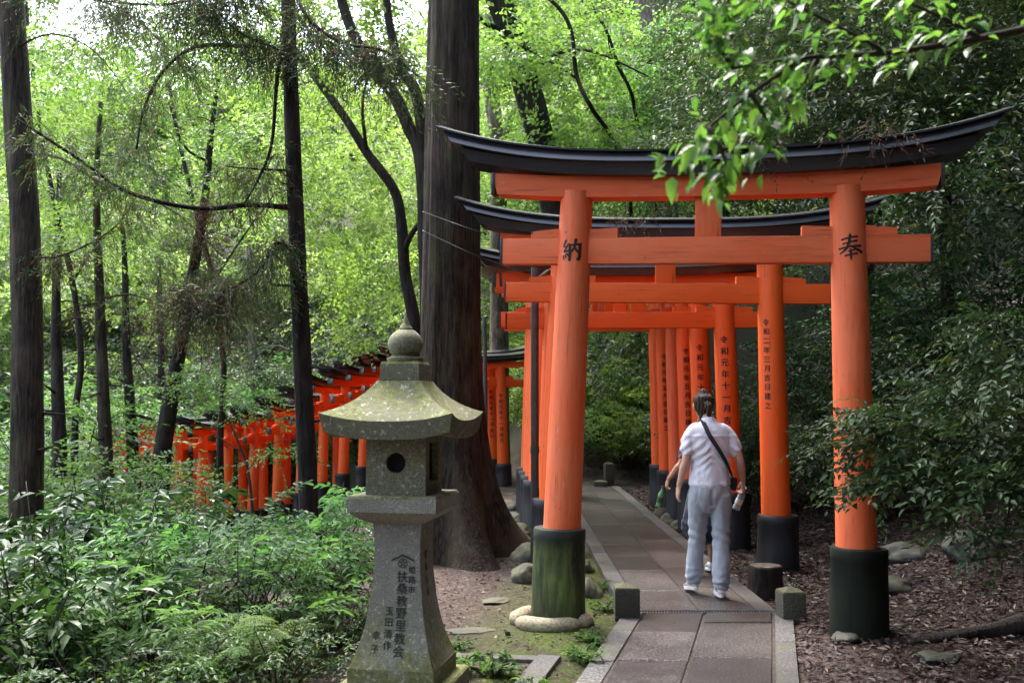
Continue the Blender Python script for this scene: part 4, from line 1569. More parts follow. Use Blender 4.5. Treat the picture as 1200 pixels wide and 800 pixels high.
broad('young maple with bright sprays between the edge trunk and the slender cedar',
      [(262, 610), (258, 520), (262, 430), (250, 330), (225, 230), (205, 140), (190, 40)], 19, .07, .03,
      [([(250, 330, 19), (290, 270, 18.6), (320, 230, 18.4)], .025, .01), ([(225, 230, 19), (160, 190, 18.6), (100, 180, 18.4)], .025, .01)],
      [(40, 330, 20, 230, 44, 13, 19), (120, 330, 200, 300, 16, 17, 20)], knots=.03, ll=.085, rx=.6)
broad('young maple with bright sprays behind the thick edge trunk',
      [(90, 600), (88, 500), (95, 420), (85, 330), (60, 220), (40, 100), (30, 0)], 17.5, .07, .03,
      [([(85, 330, 17.5), (120, 280, 17.2), (160, 260, 17)], .025, .01)],
      [(-20, 150, 40, 330, 34, 13, 19)], knots=.03, ll=.085, rx=.6)


# unseen canopy trees, added beside and behind the camera to shade the eastern bank
def shade_tree(label, x, y, h, spread, n, mat, ll=.22):
    z = hz(x, y)
    t, base = tree('broadleaf_tree', label, [(x, y, z), (x + .2, y + .1, z + h * .5), (x - .1, y, z + h * .9)], .25, .12, 'dark_bark', 'unseen shade trees added on the eastern bank')
    C = np.stack([RNG.normal(0, spread * .5, n) + x, RNG.normal(0, spread * .5, n) + y, RNG.uniform(h * .6, h, n) + z], -1)
    crown(t, base, [pad_sprays(C, 1.2, .5, 26, 8, .8, ll, .5)], mat)
    return t


shade_tree('unseen evergreen added for shade on the eastern bank beyond the closest gate, crown over the gates', 7.6, 8.6, 9.0, 4.4, 150, 'dark_leaf')
shade_tree('unseen evergreen added for shade on the eastern bank south of the gates', 6.5, 3.5, 9.0, 4.0, 110, 'dark_leaf')
shade_tree('unseen evergreen added for shade on the eastern bank beyond the fourth gate', 9.5, 15.0, 8.0, 3.2, 90, 'dark_leaf')


# ------------------------------------------------------------------ shrubs
def shrub_mesh(seed, n_stems, h, r, leaf, lw, per, k, tpl, up=.8, droop=.25, tl=.3, ang=50, flat=False):
    """stems (list of tubes) and leaves of one shrub, base at the origin"""
    rng = np.random.default_rng(seed)
    rnd = random.Random(seed)
    mb = MB()
    O, D = [], []
    for _ in range(n_stems):
        a = rnd.uniform(0, 2 * math.pi)
        rr = r * math.sqrt(rnd.uniform(.05, 1))
        hh = h * rnd.uniform(.6, 1.05) * (1 - .35 * (rr / r) ** 2)
        p0 = Vector((rnd.uniform(-.1, .1) * r, rnd.uniform(-.1, .1) * r, -.05))
        p1 = Vector((math.cos(a) * rr * .45, math.sin(a) * rr * .45, hh * .55))
        p2 = Vector((math.cos(a) * rr, math.sin(a) * rr, hh))
        q = smooth_pts([p0, p1, p2], 4)
        mb.tube(q, [.012 - .009 * i / (len(q) - 1) for i in range(len(q))], 5)
        for _ in range(per):
            f = rnd.uniform(.25, 1) ** .8 * (len(q) - 1)
            i = min(int(f), len(q) - 2)
            p = q[i].lerp(q[i + 1], f - i)
            if flat:                                   # compound leaves sit in tiers near the stem tops
                i = min(int((len(q) - 1) * rnd.uniform(.62, .999)), len(q) - 2)
                p = q[i].lerp(q[i + 1], rnd.random())
            b = a + rnd.gauss(0, 1.2)
            O.append(tuple(p))
            D.append((math.cos(b), math.sin(b), rnd.gauss(.25, .35)))
    O, D = np.array(O), np.array(D)
    U = np.zeros_like(O); U[:, 2] = 1
    U += rng.normal(0, .14 if flat else .3, U.shape)
    v, f = sprays(O, D, U, k, tl * rng.uniform(.6, 1.2, len(O)), leaf, lw, tpl, ang=ang, droop=droop, jit=.22, rng=rng)
    return mb, v, f


def make_shrub_proto(seed, leafmat, stemmat, **kw):
    mb, v, f = shrub_mesh(seed, **kw)
    return mb.mesh('stems', M[stemmat], 180), np_mesh('foliage', v, f, M[leafmat])


def place_shrub(proto, x, y, rz, s, label, group, name='shrub', z=None, category='shrub'):
    o = empty(name, (x, y, hz(x, y) if z is None else z), rz, label, category, group)
    o.scale = (s, s, s)
    link_mesh('stems', proto[0], o)
    link_mesh('foliage', proto[1], o)
    return o


bank_protos = [make_shrub_proto(100 + i, 'dark_leaf', 'twig', n_stems=30, h=1.9, r=1.15, leaf=.085, lw=.44, per=16, k=9, tpl=LEAF8, droop=.35, tl=.38) for i in range(3)]
BANK = 'dark evergreen shrubs on the eastern bank'
spots = [(4.4, 8.4, 1.0, 'dark glossy shrub directly behind the closest gate, low on the bank'),
         (5.3, 7.6, 1.1, 'dark glossy shrub at the eastern edge of the litter bank'),
         (5.0, 9.8, 1.15, 'dark shrub on the bank between the first and second gates'),
         (3.9, 10.9, .85, 'dark shrub on the bank at the east pillar of the second gate'),
         (6.2, 9.0, 1.3, 'tall dark shrub higher up the bank above the litter'),
         (5.7, 11.6, 1.3, 'dark shrub behind the roof tip of the second gate'),
         (4.3, 12.6, 1.1, 'dark shrub on the bank beside the third gate'),
         (3.5, 13.6, .9, 'dark shrub on the bank beside the fifth gate'),
         (3.5, 15.2, .95, 'dark shrub on the bank beside the seventh gate'),
         (4.9, 14.5, 1.3, 'tall dark shrub up the bank behind the fifth gate'),
         (6.9, 11.0, 1.5, 'tallest dark shrub high on the bank under the evergreen trunk'),
         (6.4, 13.4, 1.4, 'high dark shrub on the bank behind the second gate beam'),
         (3.4, 17.4, 1.0, 'shrub on the bank beyond the eighth gate'),
         (7.0, 8.0, 1.4, 'broad dark shrub high on the bank at the eastern edge'),
         (5.5, 16.2, 1.4, 'high dark shrub on the bank above the last gates of the straight run')]
for i, (x, y, s, lab) in enumerate(spots):
    place_shrub(bank_protos[i % 3], x, y, random.uniform(0, 6), s, lab, BANK)
lit_protos = [make_shrub_proto(140 + i, 'maple_leaf', 'twig', n_stems=26, h=1.7, r=1.0, leaf=.075, lw=.42, per=22, k=10, tpl=LEAF2, droop=.35, tl=.36) for i in range(2)]  # brighter maple leaf colour stands in for light reaching these bushes
for i, (x, y, s, lab) in enumerate([(1.2, 20.6, 1.0, 'bright leafy bush at the end of the path, west of the far stone post'),
                                    (2.3, 20.4, .9, 'bright leafy bush at the end of the path behind the far stone post'),
                                    (1.8, 22.0, 1.35, 'taller leafy bush on the slope above the end of the path'),
                                    (3.1, 21.5, 1.3, 'leafy bush on the slope beside the eighth gate'),
                                    (.5, 22.3, 1.3, 'leafy bush on the slope seen beside the mossy sleeve pillar'),
                                    (2.6, 23.6, 1.6, 'large leafy bush high on the slope above the path end'),
                                    (1.0, 24.2, 1.6, 'large leafy bush on the slope behind the path end bushes')]):
    place_shrub(lit_protos[i % 2], x, y, random.uniform(0, 6), s, lab, 'lighter bushes where the path ends')

# western foreground: glossy evergreens, compound-leaved shrubs, low undergrowth, ferns
glossy = [make_shrub_proto(200 + i, 'glossy_leaf', 'twig', n_stems=18, h=1.5, r=.85, leaf=.12, lw=.42, per=9, k=7, tpl=LEAF8, droop=.35, tl=.24, ang=58) for i in range(2)]
soft = [make_shrub_proto(220 + i, 'soft_leaf', 'twig', n_stems=20, h=1.25, r=.95, leaf=.095, lw=.42, per=5, k=13, tpl=LEAF8, droop=.28, tl=.52, ang=62, flat=True) for i in range(3)]
under = [make_shrub_proto(240 + i, 'under_leaf', 'twig', n_stems=22, h=.85, r=.85, leaf=.065, lw=.48, per=11, k=8, tpl=LEAF2, droop=.3, tl=.26) for i in range(3)]
pale = [make_shrub_proto(260 + i, 'soft_leaf', 'twig', n_stems=26, h=2.2, r=1.2, leaf=.085, lw=.5, per=18, k=10, tpl=LEAF2, droop=.2, tl=.45) for i in range(2)]
G1, G2, G3, G4 = 'glossy evergreen shrubs west of the lantern', 'compound-leaved shrubs west of the lantern', 'low undergrowth west of the lantern', 'pale leafy shrubs between the western trunks'


def gp(px, y):
    return (px - 600) / F_PX * y


for i, (px, y, s, lab) in enumerate([(60, 7.6, 1.15, 'glossy big-leaved shrub before the thick edge trunk'),
                                     (-40, 6.8, 1.1, 'glossy big-leaved shrub cut by the western edge'),
                                     (150, 8.3, 1.05, 'glossy big-leaved shrub between the edge trunk and the lower gates'),
                                     (40, 5.6, .85, 'dark glossy shrub at the bottom western corner'),
                                     (110, 6.0, .80, 'dark glossy shrub near the bottom, below the edge trunk')]):
    place_shrub(glossy[i % 2], gp(px, y), y, random.uniform(0, 6), s, lab, G1)
for i, (px, y, s, lab) in enumerate([(300, 7.5, .86, 'pale compound-leaved shrub before the lower gates beside the slender cedar'),
                                     (372, 7.4, .80, 'pale compound-leaved shrub round the foot of the slender cedar'),
                                     (235, 7.0, .85, 'pale compound-leaved shrub in the middle of the undergrowth'),
                                     (190, 6.2, .78, 'pale compound-leaved shrub low in front of the undergrowth'),
                                     (285, 6.2, .66, 'small compound-leaved shrub above the ferns'),
                                     (90, 6.6, .80, 'pale compound-leaved shrub among the glossy leaves')]):
    place_shrub(soft[i % 3], gp(px, y), y, random.uniform(0, 6), s, lab, G2)
for i, (px, y, s, lab) in enumerate([(390, 8.2, .75, 'low leafy plant between the slender cedar and the lantern'),
                                     (405, 6.6, .42, 'small leafy plant beside the lantern platform'),
                                     (330, 6.6, .75, 'low leafy plant before the slender cedar foot'),
                                     (330, 5.5, .55, 'low leafy plant at the bottom beside the ferns'),
                                     (220, 5.4, .62, 'low leafy plant at the bottom centre of the undergrowth'),
                                     (130, 5.0, .65, 'low leafy plant at the bottom, west of the ferns'),
                                     (20, 4.8, .66, 'low leafy plant in the very bottom western corner'),
                                     (150, 9.5, .8, 'low leafy plant before the leaning trunk foot'),
                                     (-30, 9.0, 1.1, 'leafy plant behind the glossy shrub at the western edge'),
                                     (290, 10.5, .55, 'leafy plant just below the lower gates, west of the slender cedar'),
                                     (195, 11.5, .6, 'leafy plant at the foot of the pinkish lower pillars'),
                                     (420, 9.6, .55, 'small leafy plant behind the lantern shaft')]):
    place_shrub(under[i % 3], gp(px, y), y, random.uniform(0, 6), s, lab, G3)
for i, (px, y, s, lab) in enumerate([(110, 12.5, 1.1, 'pale leafy shrub wrapped round the grey trunk'),
                                     (190, 13.0, .75, 'pale leafy shrub before the leaning trunk'),
                                     (15, 13.5, 1.2, 'pale leafy shrub behind the thick edge trunk'),
                                     (80, 17.0, 1.7, 'tall pale shrub in the wood behind the thin trunk'),
                                     (170, 24.5, 1.9, 'tall pale shrub above the lowest gates'),
                                     (270, 25.0, 1.9, 'tall pale shrub above the roofs of the lower gates'),
                                     (340, 25.5, 1.9, 'tall pale shrub behind the slender cedar above the gates'),
                                     (30, 20.0, 2.0, 'tall pale shrub far behind the edge trunk'),
                                     (430, 25, 1.7, 'tall leafy shrub behind the lantern finial'),
                                     (70, 10.8, .72, 'airy pale shrub between the glossy leaves and the grey trunk'),
                                     (160, 10.8, .62, 'airy pale shrub before the slim dark trunk'),
                                     (-60, 11.5, .9, 'airy pale shrub at the western edge behind the glossy leaves')]):
    place_shrub(pale[i % 2], gp(px, y), y, random.uniform(0, 6), s, lab, G4)

# layered sprays of a young maple spreading over the lower gate roofs
t_, b_ = tree('broadleaf_tree', 'young maple spreading flat pale sprays over the lower gate roofs', px_line([(300, 640), (292, 560), (280, 520), (262, 480)], 15.5), .03, .012, 'twig', None, 8, .1,
              [(px_line([(290, 550), (320, 520), (345, 515)], 15.5), .01, .005), (px_line([(284, 530), (240, 500), (215, 470)], 15.5), .01, .005)])
C = np.array([tuple(at(x, y, d)) for x, y, d in [(230, 458, 15.4), (255, 446, 15.8), (285, 466, 15.2), (265, 478, 15), (300, 488, 15.3), (240, 440, 16), (210, 455, 15.6), (335, 528, 14.5), (215, 560, 14), (235, 575, 13.8), (195, 548, 14), (330, 535, 14), (250, 590, 13.6)]])
crown(t_, b_, [pad_sprays(C, .40, .06, 20, 9, .3, .07, .5, LEAF8)], 'soft_leaf')


# ferns
def fern_mesh(seed):
    rng = np.random.default_rng(seed)
    rnd = random.Random(seed)
    mb = MB()
    parts = []
    for i in range(7):
        a = i * 2.4 + rnd.uniform(-.3, .3)
        ln = rnd.uniform(.34, .58)
        d = Vector((math.cos(a), math.sin(a), 0))
        q = smooth_pts([Vector((0, 0, 0)), d * ln * .22 + Vector((0, 0, ln * .60)), d * ln * .52 + Vector((0, 0, ln * .95)), d * ln * .9 + Vector((0, 0, ln * .92))], 8)
        mb.tube(q, [.004 - .003 * k / (len(q) - 1) for k in range(len(q))], 4)
        for k in range(4, len(q) - 1):
            t = (q[k + 1] - q[k]).normalized()
            s_ = t.cross(Vector((0, 0, 1))).normalized()
            f = (k - 4) / (len(q) - 5)
            pl = .105 * ln / .5 * math.sin(math.pi * (.22 + .76 * f)) ** 1.1
            for sg in (-1, 1):
                for off in (0,):
                    p = q[k].lerp(q[k + 1], off)
                    dd = s_ * sg + t * .35 + Vector((0, 0, -.15))
                    nrm = t.cross(s_)
                    v, f_ = sprays(np.array([p]), np.array([dd]), np.array([(0, 0, 1.0)]) + rng.normal(0, .1, (1, 3)), 11, pl, .030 * (pl / .12 + .3), .42, LEAF2, ang=70, droop=.2, jit=.06, rng=rng)
                    parts.append((v, f_))
    v, f = cat(parts)
    return mb.mesh('stalks', M['twig_green'], 180), np_mesh('fronds', v, f, M['fern'])


ferns = [fern_mesh(300 + i) for i in range(2)]
for i, (px, y, s, lab) in enumerate([(300, 5.7, .9, 'feathery green fern at the bottom, middle of the fern patch'), (255, 5.4, .72, 'feathery green fern at the bottom, western end of the fern patch'),
                                     (345, 6.1, .8, 'feathery fern nearest the lantern plinth'), (395, 7.2, .9, 'pale fern beside the slender cedar foot'),
                                     (220, 6.0, .8, 'fern half hidden under compound leaves')]):
    o = empty('fern', (gp(px, y), y, hz(gp(px, y), y)), random.uniform(0, 6), lab, 'fern', 'ferns west of the lantern')
    o.scale = (s, s, s)
    link_mesh('stalks', ferns[i % 2][0], o)
    link_mesh('fronds', ferns[i % 2][1], o)

# small plants by the path and in the little bed
tuft = make_shrub_proto(330, 'fern', 'twig_green', n_stems=9, h=.09, r=.11, leaf=.034, lw=.6, per=5, k=4, tpl=LEAF8, droop=.2, tl=.05)
for i, (x, y, s, lab) in enumerate([(-.12, 5.85, 1.5, 'small leafy plant in the mossy bed beside the lantern'), (-.30, 5.95, 1.1, 'tiny green plant at the lantern side of the mossy bed'),
                                    (.44, 6.30, 1.1, 'small green weed against the path border before the mossy sleeve'), (.52, 6.75, .9, 'tiny green weed at the path border by the mossy sleeve'),
                                    (.10, 5.45, 1.2, 'small green weed by the kerb stone near the path'), (-.35, 6.6, .8, 'tiny seedling in moss behind the kerb stone'),
                                    (.74, 8.1, 1.1, 'mossy green weed beside the western stone post'), (.78, 9.0, 1.0, 'green weed along the path border behind the stone post')]):
    place_shrub(tuft, x, y, random.uniform(0, 6), s, lab, 'small weeds by the path', 'weed', category='weed')

# the low branch that reaches across the closest east pillar
LB = [[(1215, 520, 5.9), (1150, 520, 6.0), (1080, 515, 6.1), (1020, 512, 6.15), (960, 522, 6.2)], [(1150, 520, 6.0), (1090, 545, 6.0), (1040, 560, 6.05), (1005, 578, 6.1)],
      [(1100, 517, 6.05), (1050, 490, 6.1), (1005, 490, 6.1)], [(1160, 520, 6.0), (1120, 470, 6.0), (1080, 430, 6.1)], [(1180, 522, 5.9), (1140, 570, 5.9), (1110, 620, 5.9)],
      [(1190, 480, 5.9), (1170, 420, 6), (1130, 390, 6.1)], [(1200, 560, 5.9), (1180, 610, 5.9), (1170, 650, 5.9)]]
e = empty('shrub', (4.0, 6.0, hz(4.0, 6.0)), 0, 'dark glossy shrub on the bank whose low branch crosses the closest east pillar', 'shrub', BANK)
b0 = Vector(e.location)
mb = MB()
O, D = [], []
root = Vector((4.0, 6.0, hz(4.0, 6.0)))
for k, l in enumerate(LB):
    p = smooth_pts(([root, root.lerp(at(*l[0]), .6)] if k in (0, 3, 5, 6) else []) + px_line(l, 6), 5)
    mb.tube([q - b0 for q in p], [.012 - .009 * i / (len(p) - 1) for i in range(len(p))], 6)
    for _ in range(80 if k not in (0,) else 120):
        f = random.uniform(.25, 1) * (len(p) - 1)
        i = min(int(f), len(p) - 2)
        O.append(tuple(p[i].lerp(p[i + 1], f - i) - b0 + Vector((random.gauss(0, .05), random.gauss(0, .12), random.gauss(0, .05)))))
        dd = (p[i + 1] - p[i]).normalized()
        D.append((dd.x + random.gauss(0, .6), dd.y + random.gauss(0, .6), random.gauss(-.05, .3)))
mb.build('stems', M['twig'], e, 180)
O, D = np.array(O), np.array(D)
U = np.zeros_like(O); U[:, 2] = 1
U += RNG.normal(0, .3, U.shape)
v, f = sprays(O, D, U, 8, .24, .062, .5, LEAF8, ang=55, droop=.3, jit=.2)
link_mesh('foliage', np_mesh('foliage', v, f, M['dark_leaf']), e)

# the overhanging branch close to the camera: its large leaves are pieces of their own
ob = empty('overhanging_branch', at(1260, 20, 2.37), 0, 'leafy branch hanging in close from the top eastern corner, out of focus', 'branch')
b0 = Vector(ob.location)
TW_ = [[(1260, 20, 3.2), (1150, 45, 3.1), (1040, 62, 3.0), (940, 68, 2.9), (860, 80, 2.85)], [(1040, 62, 3.0), (960, 20, 2.9), (900, -10, 2.8)], [(940, 68, 2.9), (880, 110, 2.8), (830, 150, 2.75), (790, 195, 2.7)],
      [(1150, 45, 3.1), (1080, 10, 3.0), (1000, -20, 2.9)], [(880, 110, 2.8), (900, 150, 2.8), (880, 180, 2.75)], [(860, 80, 2.85), (840, 50, 2.8), (835, 10, 2.8)], [(960, 65, 2.95), (930, 110, 2.9), (890, 125, 2.85)],
      [(830, 150, 2.75), (850, 190, 2.72), (838, 215, 2.7)], [(900, -10, 2.8), (860, -5, 2.8), (840, 30, 2.78)]]
TW = [[(x, y, d * .74) for x, y, d in l] for l in TW_]
mb = MB()
leafm = []
for s_ in range(3):
    v, f = leaves(np.zeros((1, 3)), np.array([(1.0, 0, 0)]), np.array([(0, 0, 1.0)]), np.array([1.0]), np.array([.40 + .05 * s_]), LEAF8)
    v[:, 2] -= v[:, 0] ** 2 * (.10 + .09 * s_)
    leafm.append(np_mesh('leaf', v, f, M['branch_leaf'], True))
nl = 0
for k, l in enumerate(TW):
    p = smooth_pts(px_line(l, 3), 6)
    mb.tube([q - b0 for q in p], [(.011 if k == 0 else .006) * (1 - .75 * i / (len(p) - 1)) for i in range(len(p))], 6)
    cnt = 56 if k == 0 else 30
    for j in range(cnt):
        f = (random.uniform(.25, 1) if k == 0 else random.uniform(.1, 1)) * (len(p) - 1)
        i = min(int(f), len(p) - 2)
        pos = p[i].lerp(p[i + 1], f - i) - b0
        dd = (p[i + 1] - p[i]).normalized()
        d = Vector((dd.x + random.gauss(0, .7), dd.y + random.gauss(0, .7), dd.z - .35 + random.gauss(0, .35))).normalized()
        n_ = Vector((random.gauss(0, .3), random.gauss(-.15, .3), 1))
        y_ = n_.cross(d).normalized()
        z_ = d.cross(y_)
        L = random.uniform(.032, .058)
        pos = pos + d * .012 + Vector((random.gauss(0, .012), random.gauss(0, .03), random.gauss(0, .016)))
        o = link_mesh('leaf', leafm[nl % 3], ob)
        o.matrix_local = Matrix.Translation(pos) @ Matrix(((d.x, y_.x, z_.x), (d.y, y_.y, z_.y), (d.z, y_.z, z_.z))).to_4x4() @ Matrix.Scale(L, 4)
        nl += 1
mb.build('twigs', M['twig'], ob, 180)['kind'] = 'stuff'
Pq, Dq = [], []
for l in TW:
    p = smooth_pts(px_line(l, 3), 6)
    for _ in range(34):
        f = random.uniform(.12, 1) * (len(p) - 1)
        i = min(int(f), len(p) - 2)
        q = p[i].lerp(p[i + 1], f - i) - b0
        Pq.append((q.x + random.gauss(0, .03), q.y + random.gauss(0, .06), q.z + random.gauss(0, .025)))
        Dq.append((random.gauss(-.2, .7), random.gauss(0, .7), random.gauss(-.3, .4)))
Pq, Dq = np.array(Pq), np.array(Dq)
Nq = RNG.normal(0, .35, Pq.shape); Nq[:, 2] = 1
Lq = RNG.uniform(.024, .042, len(Pq))
v, f = leaves(Pq, Dq, Nq, Lq, Lq * .42, LEAF8)
link_mesh('small_leaves', np_mesh('small_leaves', v, f, M['branch_leaf']), ob)['kind'] = 'stuff'

# ------------------------------------------------------------------ fallen leaves, twigs
def litter(name, label, n, area, size, mat, dens=None):
    x = RNG.uniform(area[0], area[1], n * 2)
    y = RNG.uniform(area[2], area[3], n * 2)
    keep = np.ones(len(x), bool)
    if dens is not None:
        keep = RNG.uniform(0, 1, len(x)) < dens(x, y)
    x, y = x[keep][:n], y[keep][:n]
    z = height(x, y) + RNG.uniform(.003, .028, len(x))
    P = np.stack([x, y, z], -1)
    D = rdir(len(x), .22)
    N = RNG.normal(0, .38, (len(x), 3)); N[:, 2] = 1
    L = size * RNG.uniform(.55, 1.35, len(x))
    v, f = leaves(P, D, N, L, L * RNG.uniform(.32, .5, len(x)), LEAF2)
    o = link_mesh(name, np_mesh(name, v, f, M[mat]))
    return tag(o, label, kind='stuff')


litter('fallen_leaves', 'brown fallen leaves covering the eastern bank and the end of the path', 70000, (1.5, 7.5, 4.2, 22), .056, 'litter',
       lambda x, y: np.where(x < np.where(y < 7.6, path_c(y) + .655, 2.05), (y > 19.2) * .5, np.clip(1.25 - (y - 5) / 26, .15, 1) * np.clip((x - 1.7) / .5, .8, 1)))
litter('scattered_leaves', 'sparse dead leaves and chips on the bare earth round the cedar roots', 4200, (-2.4, .8, 5.0, 15), .042, 'litter',
       lambda x, y: np.clip(.22 + (-.9 - x) * .9, .20, 1) * (1 - .8 * (np.abs(x - (.16 * y - .75)) < .12)))
x = RNG.uniform(.7, 2.0, 90)
y = RNG.uniform(5.4, 18, 90)
P = np.stack([x, y, np.full(90, .006)], -1)
N = RNG.normal(0, .15, (90, 3)); N[:, 2] = 1
L = RNG.uniform(.02, .05, 90)
v, f = leaves(P, rdir(90, .05), N, L, L * .45, LEAF2)
tag(link_mesh('path_leaves', np_mesh('path_leaves', v, f, M['litter'])), 'few dead leaf scraps lying on the granite path', kind='stuff')
# grit and pebbles on the bare earth
n = 5200
x = RNG.uniform(-1.6, .75, n); y = RNG.uniform(5.2, 14, n)
P = np.stack([x, y, height(x, y) + .002], -1)
N = RNG.normal(0, .6, (n, 3)); N[:, 2] = 1
L = RNG.gamma(2.0, .007, n) + .006
v, f = leaves(P, rdir(n, .3), N, L, L * RNG.uniform(.5, .9, n), LEAF2)
tag(link_mesh('grit', np_mesh('grit', v, f, M['grit'])), 'bits of grit and bark on the bare earth before the cedar roots', kind='stuff')

# dry sprays caught on the gate roofs
for lab, px, d in (('dry brown spray caught on the closest gate roof above the strut', [(850, 178), (870, 172), (900, 170), (930, 168)], 6.75), ('dry twigs hanging from the closest gate roof near the 奉 pillar', [(1000, 165), (1012, 158), (1030, 160), (1060, 150)], 6.62),
                   ('brown leaf clump lying on the second gate roof east of the west pillar', [(722, 262), (735, 258), (750, 260), (765, 261)], 9.3)):
    e = empty('dry_spray', at(px[0][0], px[0][1], d), 0, lab, 'dead twigs', 'dry sprays on the gate roofs')
    b0 = Vector(e.location)
    pl = smooth_pts([at(q[0], q[1], d) - b0 for q in px], 4)
    MB().tube(pl, [.006 - .004 * i / (len(pl) - 1) for i in range(len(pl))], 5).build('twig', M['twig'], e, 180)
    Pq = np.array([tuple(random.choice(pl)) for _ in range(16)])
    v, f = hanging(Pq, 2, .16, 8, .05, .2, .6)
    link_mesh('foliage', np_mesh('foliage', v, f, M['dead_needle']), e)
lg = empty('fallen_log', (4.35, 6.6, hz(4.35, 6.6)), 0, 'dark root-like log lying on the litter bank at the eastern edge', 'log')
b0 = Vector(lg.location)
q = [at(1060, 742, 6.6), at(1130, 712, 6.6), at(1175, 685, 6.6), at(1230, 640, 6.6)]
q = smooth_pts([Vector((p.x, p.y, hz(p.x, p.y) + .0 + .02 * i)) - b0 for i, p in enumerate(q)], 6)
MB().tube(q, [.025 + .05 * i / (len(q) - 1) for i in range(len(q))], 12, prof=lambda a, i: 1 + .1 * math.sin(3 * a + i * .4)).build('trunk', M['dark_bark'], lg, 180)


# ------------------------------------------------------------------ people
def limb(mb, st, n=18):
    """closed tapering tube; stations (x, y, z, half width, half depth)"""
    pts = [Vector(s[:3]) for s in st]
    vs, fs = [], []
    for i, p in enumerate(pts):
        t = (pts[min(len(pts) - 1, i + 1)] - pts[max(0, i - 1)]).normalized()
        u = Vector((1, 0, 0))
        if abs(t.x) > .9: u = Vector((0, 0, 1))
        u = (u - t * u.dot(t)).normalized()
        w = t.cross(u)
        for k in range(n):
            a = 2 * math.pi * k / n
            vs.append(p + u * (st[i][3] * math.cos(a)) + w * (st[i][4] * math.sin(a)))
    for i in range(len(pts) - 1):
        for k in range(n):
            k2 = (k + 1) % n
            fs.append((i * n + k, i * n + k2, (i + 1) * n + k2, (i + 1) * n + k))
    for i, tip in ((0, -1), (len(pts) - 1, 1)):
        t = (pts[i] - pts[i + (1 if i == 0 else -1)]).normalized()
        c = len(vs)
        r = min(st[i][3], st[i][4])
        ring = []
        for k in range(n):
            a = 2 * math.pi * k / n
            q = vs[i * n + k]
            ring.append(pts[i] + (q - pts[i]) * .7 + t * r * .6)
        vs += ring
        vs.append(pts[i] + t * r * .85)
        for k in range(n):
            k2 = (k + 1) % n
            A, B = i * n + k, i * n + k2
            fa, fb = (A, B, c + k2, c + k), (c + k, c + k2, c + n)
            if tip < 0: fa, fb = fa[::-1], fb[::-1]
            fs += [fa, fb]
    mb.add(vs, fs)


def spline_st(st, n=5):
    out = []
    for i in range(len(st) - 1):
        a, b, c, d = (np.array(st[j], float) for j in (max(0, i - 1), i, i + 1, min(len(st) - 1, i + 2)))
        for k in range(n):
            t = k / n
            out.append(tuple(.5 * ((2 * b) + (c - a) * t + (2 * a - 5 * b + 4 * c - d) * t * t + (3 * b - a - 3 * c + d) * t ** 3)))
    out.append(tuple(st[-1]))
    return out


def fuse(mb, name, mat, parent, voxel, smooth=3, wrinkle=None):
    me = mb.mesh(name)
    o = bpy.data.objects.new(name, me)
    COL.objects.link(o)
    r = o.modifiers.new('fuse', 'REMESH'); r.mode = 'VOXEL'; r.voxel_size = voxel
    s = o.modifiers.new('soft', 'SMOOTH'); s.iterations = smooth; s.factor = .5
    dg = bpy.context.evaluated_depsgraph_get()
    nm = bpy.data.meshes.new_from_object(o.evaluated_get(dg))
    bpy.data.objects.remove(o)
    bpy.data.meshes.remove(me)
    nm.name = name
    if wrinkle:
        nrm = [v.normal.copy() for v in nm.vertices]
        for v, nn in zip(nm.vertices, nrm):
            v.co += nn * wrinkle(v.co)
        nm.update()
    nm.shade_smooth()
    nm.materials.clear()
    return link_mesh(name, nm, parent, mat)


def cloth_mat(name, c1, c2, rough=.85, weave=260):
    m, nt, out = new_mat(name)
    t = NT(nt)
    v = t.coord('Object')
    col = t.mix(t.noise(v, 9, 4), c1, c2)
    fold = t.noise(t.coord('Object', (1, 1, .45)), 17, 4, .55, .8)
    b = t.bump(t.noise(v, weave, 2), .1, .002)
    b = t.bump(fold, .55, .02, b)
    p = t.bsdf(col, rough, .25, b)
    p.inputs['Sheen Weight'].default_value = .15
    t.link(p.outputs[0], out.inputs[0])
    return m


def skin_mat(name, c1, c2):
    m, nt, out = new_mat(name)
    t = NT(nt)
    v = t.coord('Object')
    col = t.mix(t.rng(t.noise(v, 14, 4), .3, .7), c1, c2)
    p = t.bsdf(col, .5, .4, t.bump(t.noise(v, 120, 3), .08, .002))
    p.inputs['Subsurface Weight'].default_value = .12
    p.inputs['Subsurface Radius'].default_value = (.01, .004, .002)
    t.link(p.outputs[0], out.inputs[0])
    return m


M['skin'] = skin_mat('skin', (.50, .27, .20), (.58, .34, .26))
M['skin_tan'] = skin_mat('tanned_skin', (.33, .17, .10), (.40, .22, .14))
M['tee'] = cloth_mat('pale_lilac_cotton', (.62, .635, .71), (.70, .715, .78))
M['jeans'] = cloth_mat('pale_grey_blue_cotton', (.25, .27, .30), (.34, .365, .405))
M['navy'] = cloth_mat('navy_cloth', (.008, .011, .026), (.014, .018, .038))
M['navy_tee'] = cloth_mat('dark_blue_cotton', (.02, .024, .05), (.03, .036, .07))
M['hair'] = mat_simple('dark_hair', (.018, .011, .007), (.060, .036, .025), 60, .6, .25, .5, 110, (1, 1, .12), .01)
M['strap'] = mat_simple('black_webbing', (.010, .011, .018), (.018, .02, .03), 60, .7, .3, .2, 200)
M['shoe'] = mat_simple('white_mesh_shoe', (.50, .50, .54), (.68, .68, .70), 40, .7, .3, .25, 160)
M['sole'] = mat_simple('white_rubber', (.62, .61, .58), (.72, .71, .68), 20, .6, .3, .05, 60)
M['eye_white'] = mat_simple('eye_white', (.7, .7, .68), (.75, .75, .72), 5, .3)
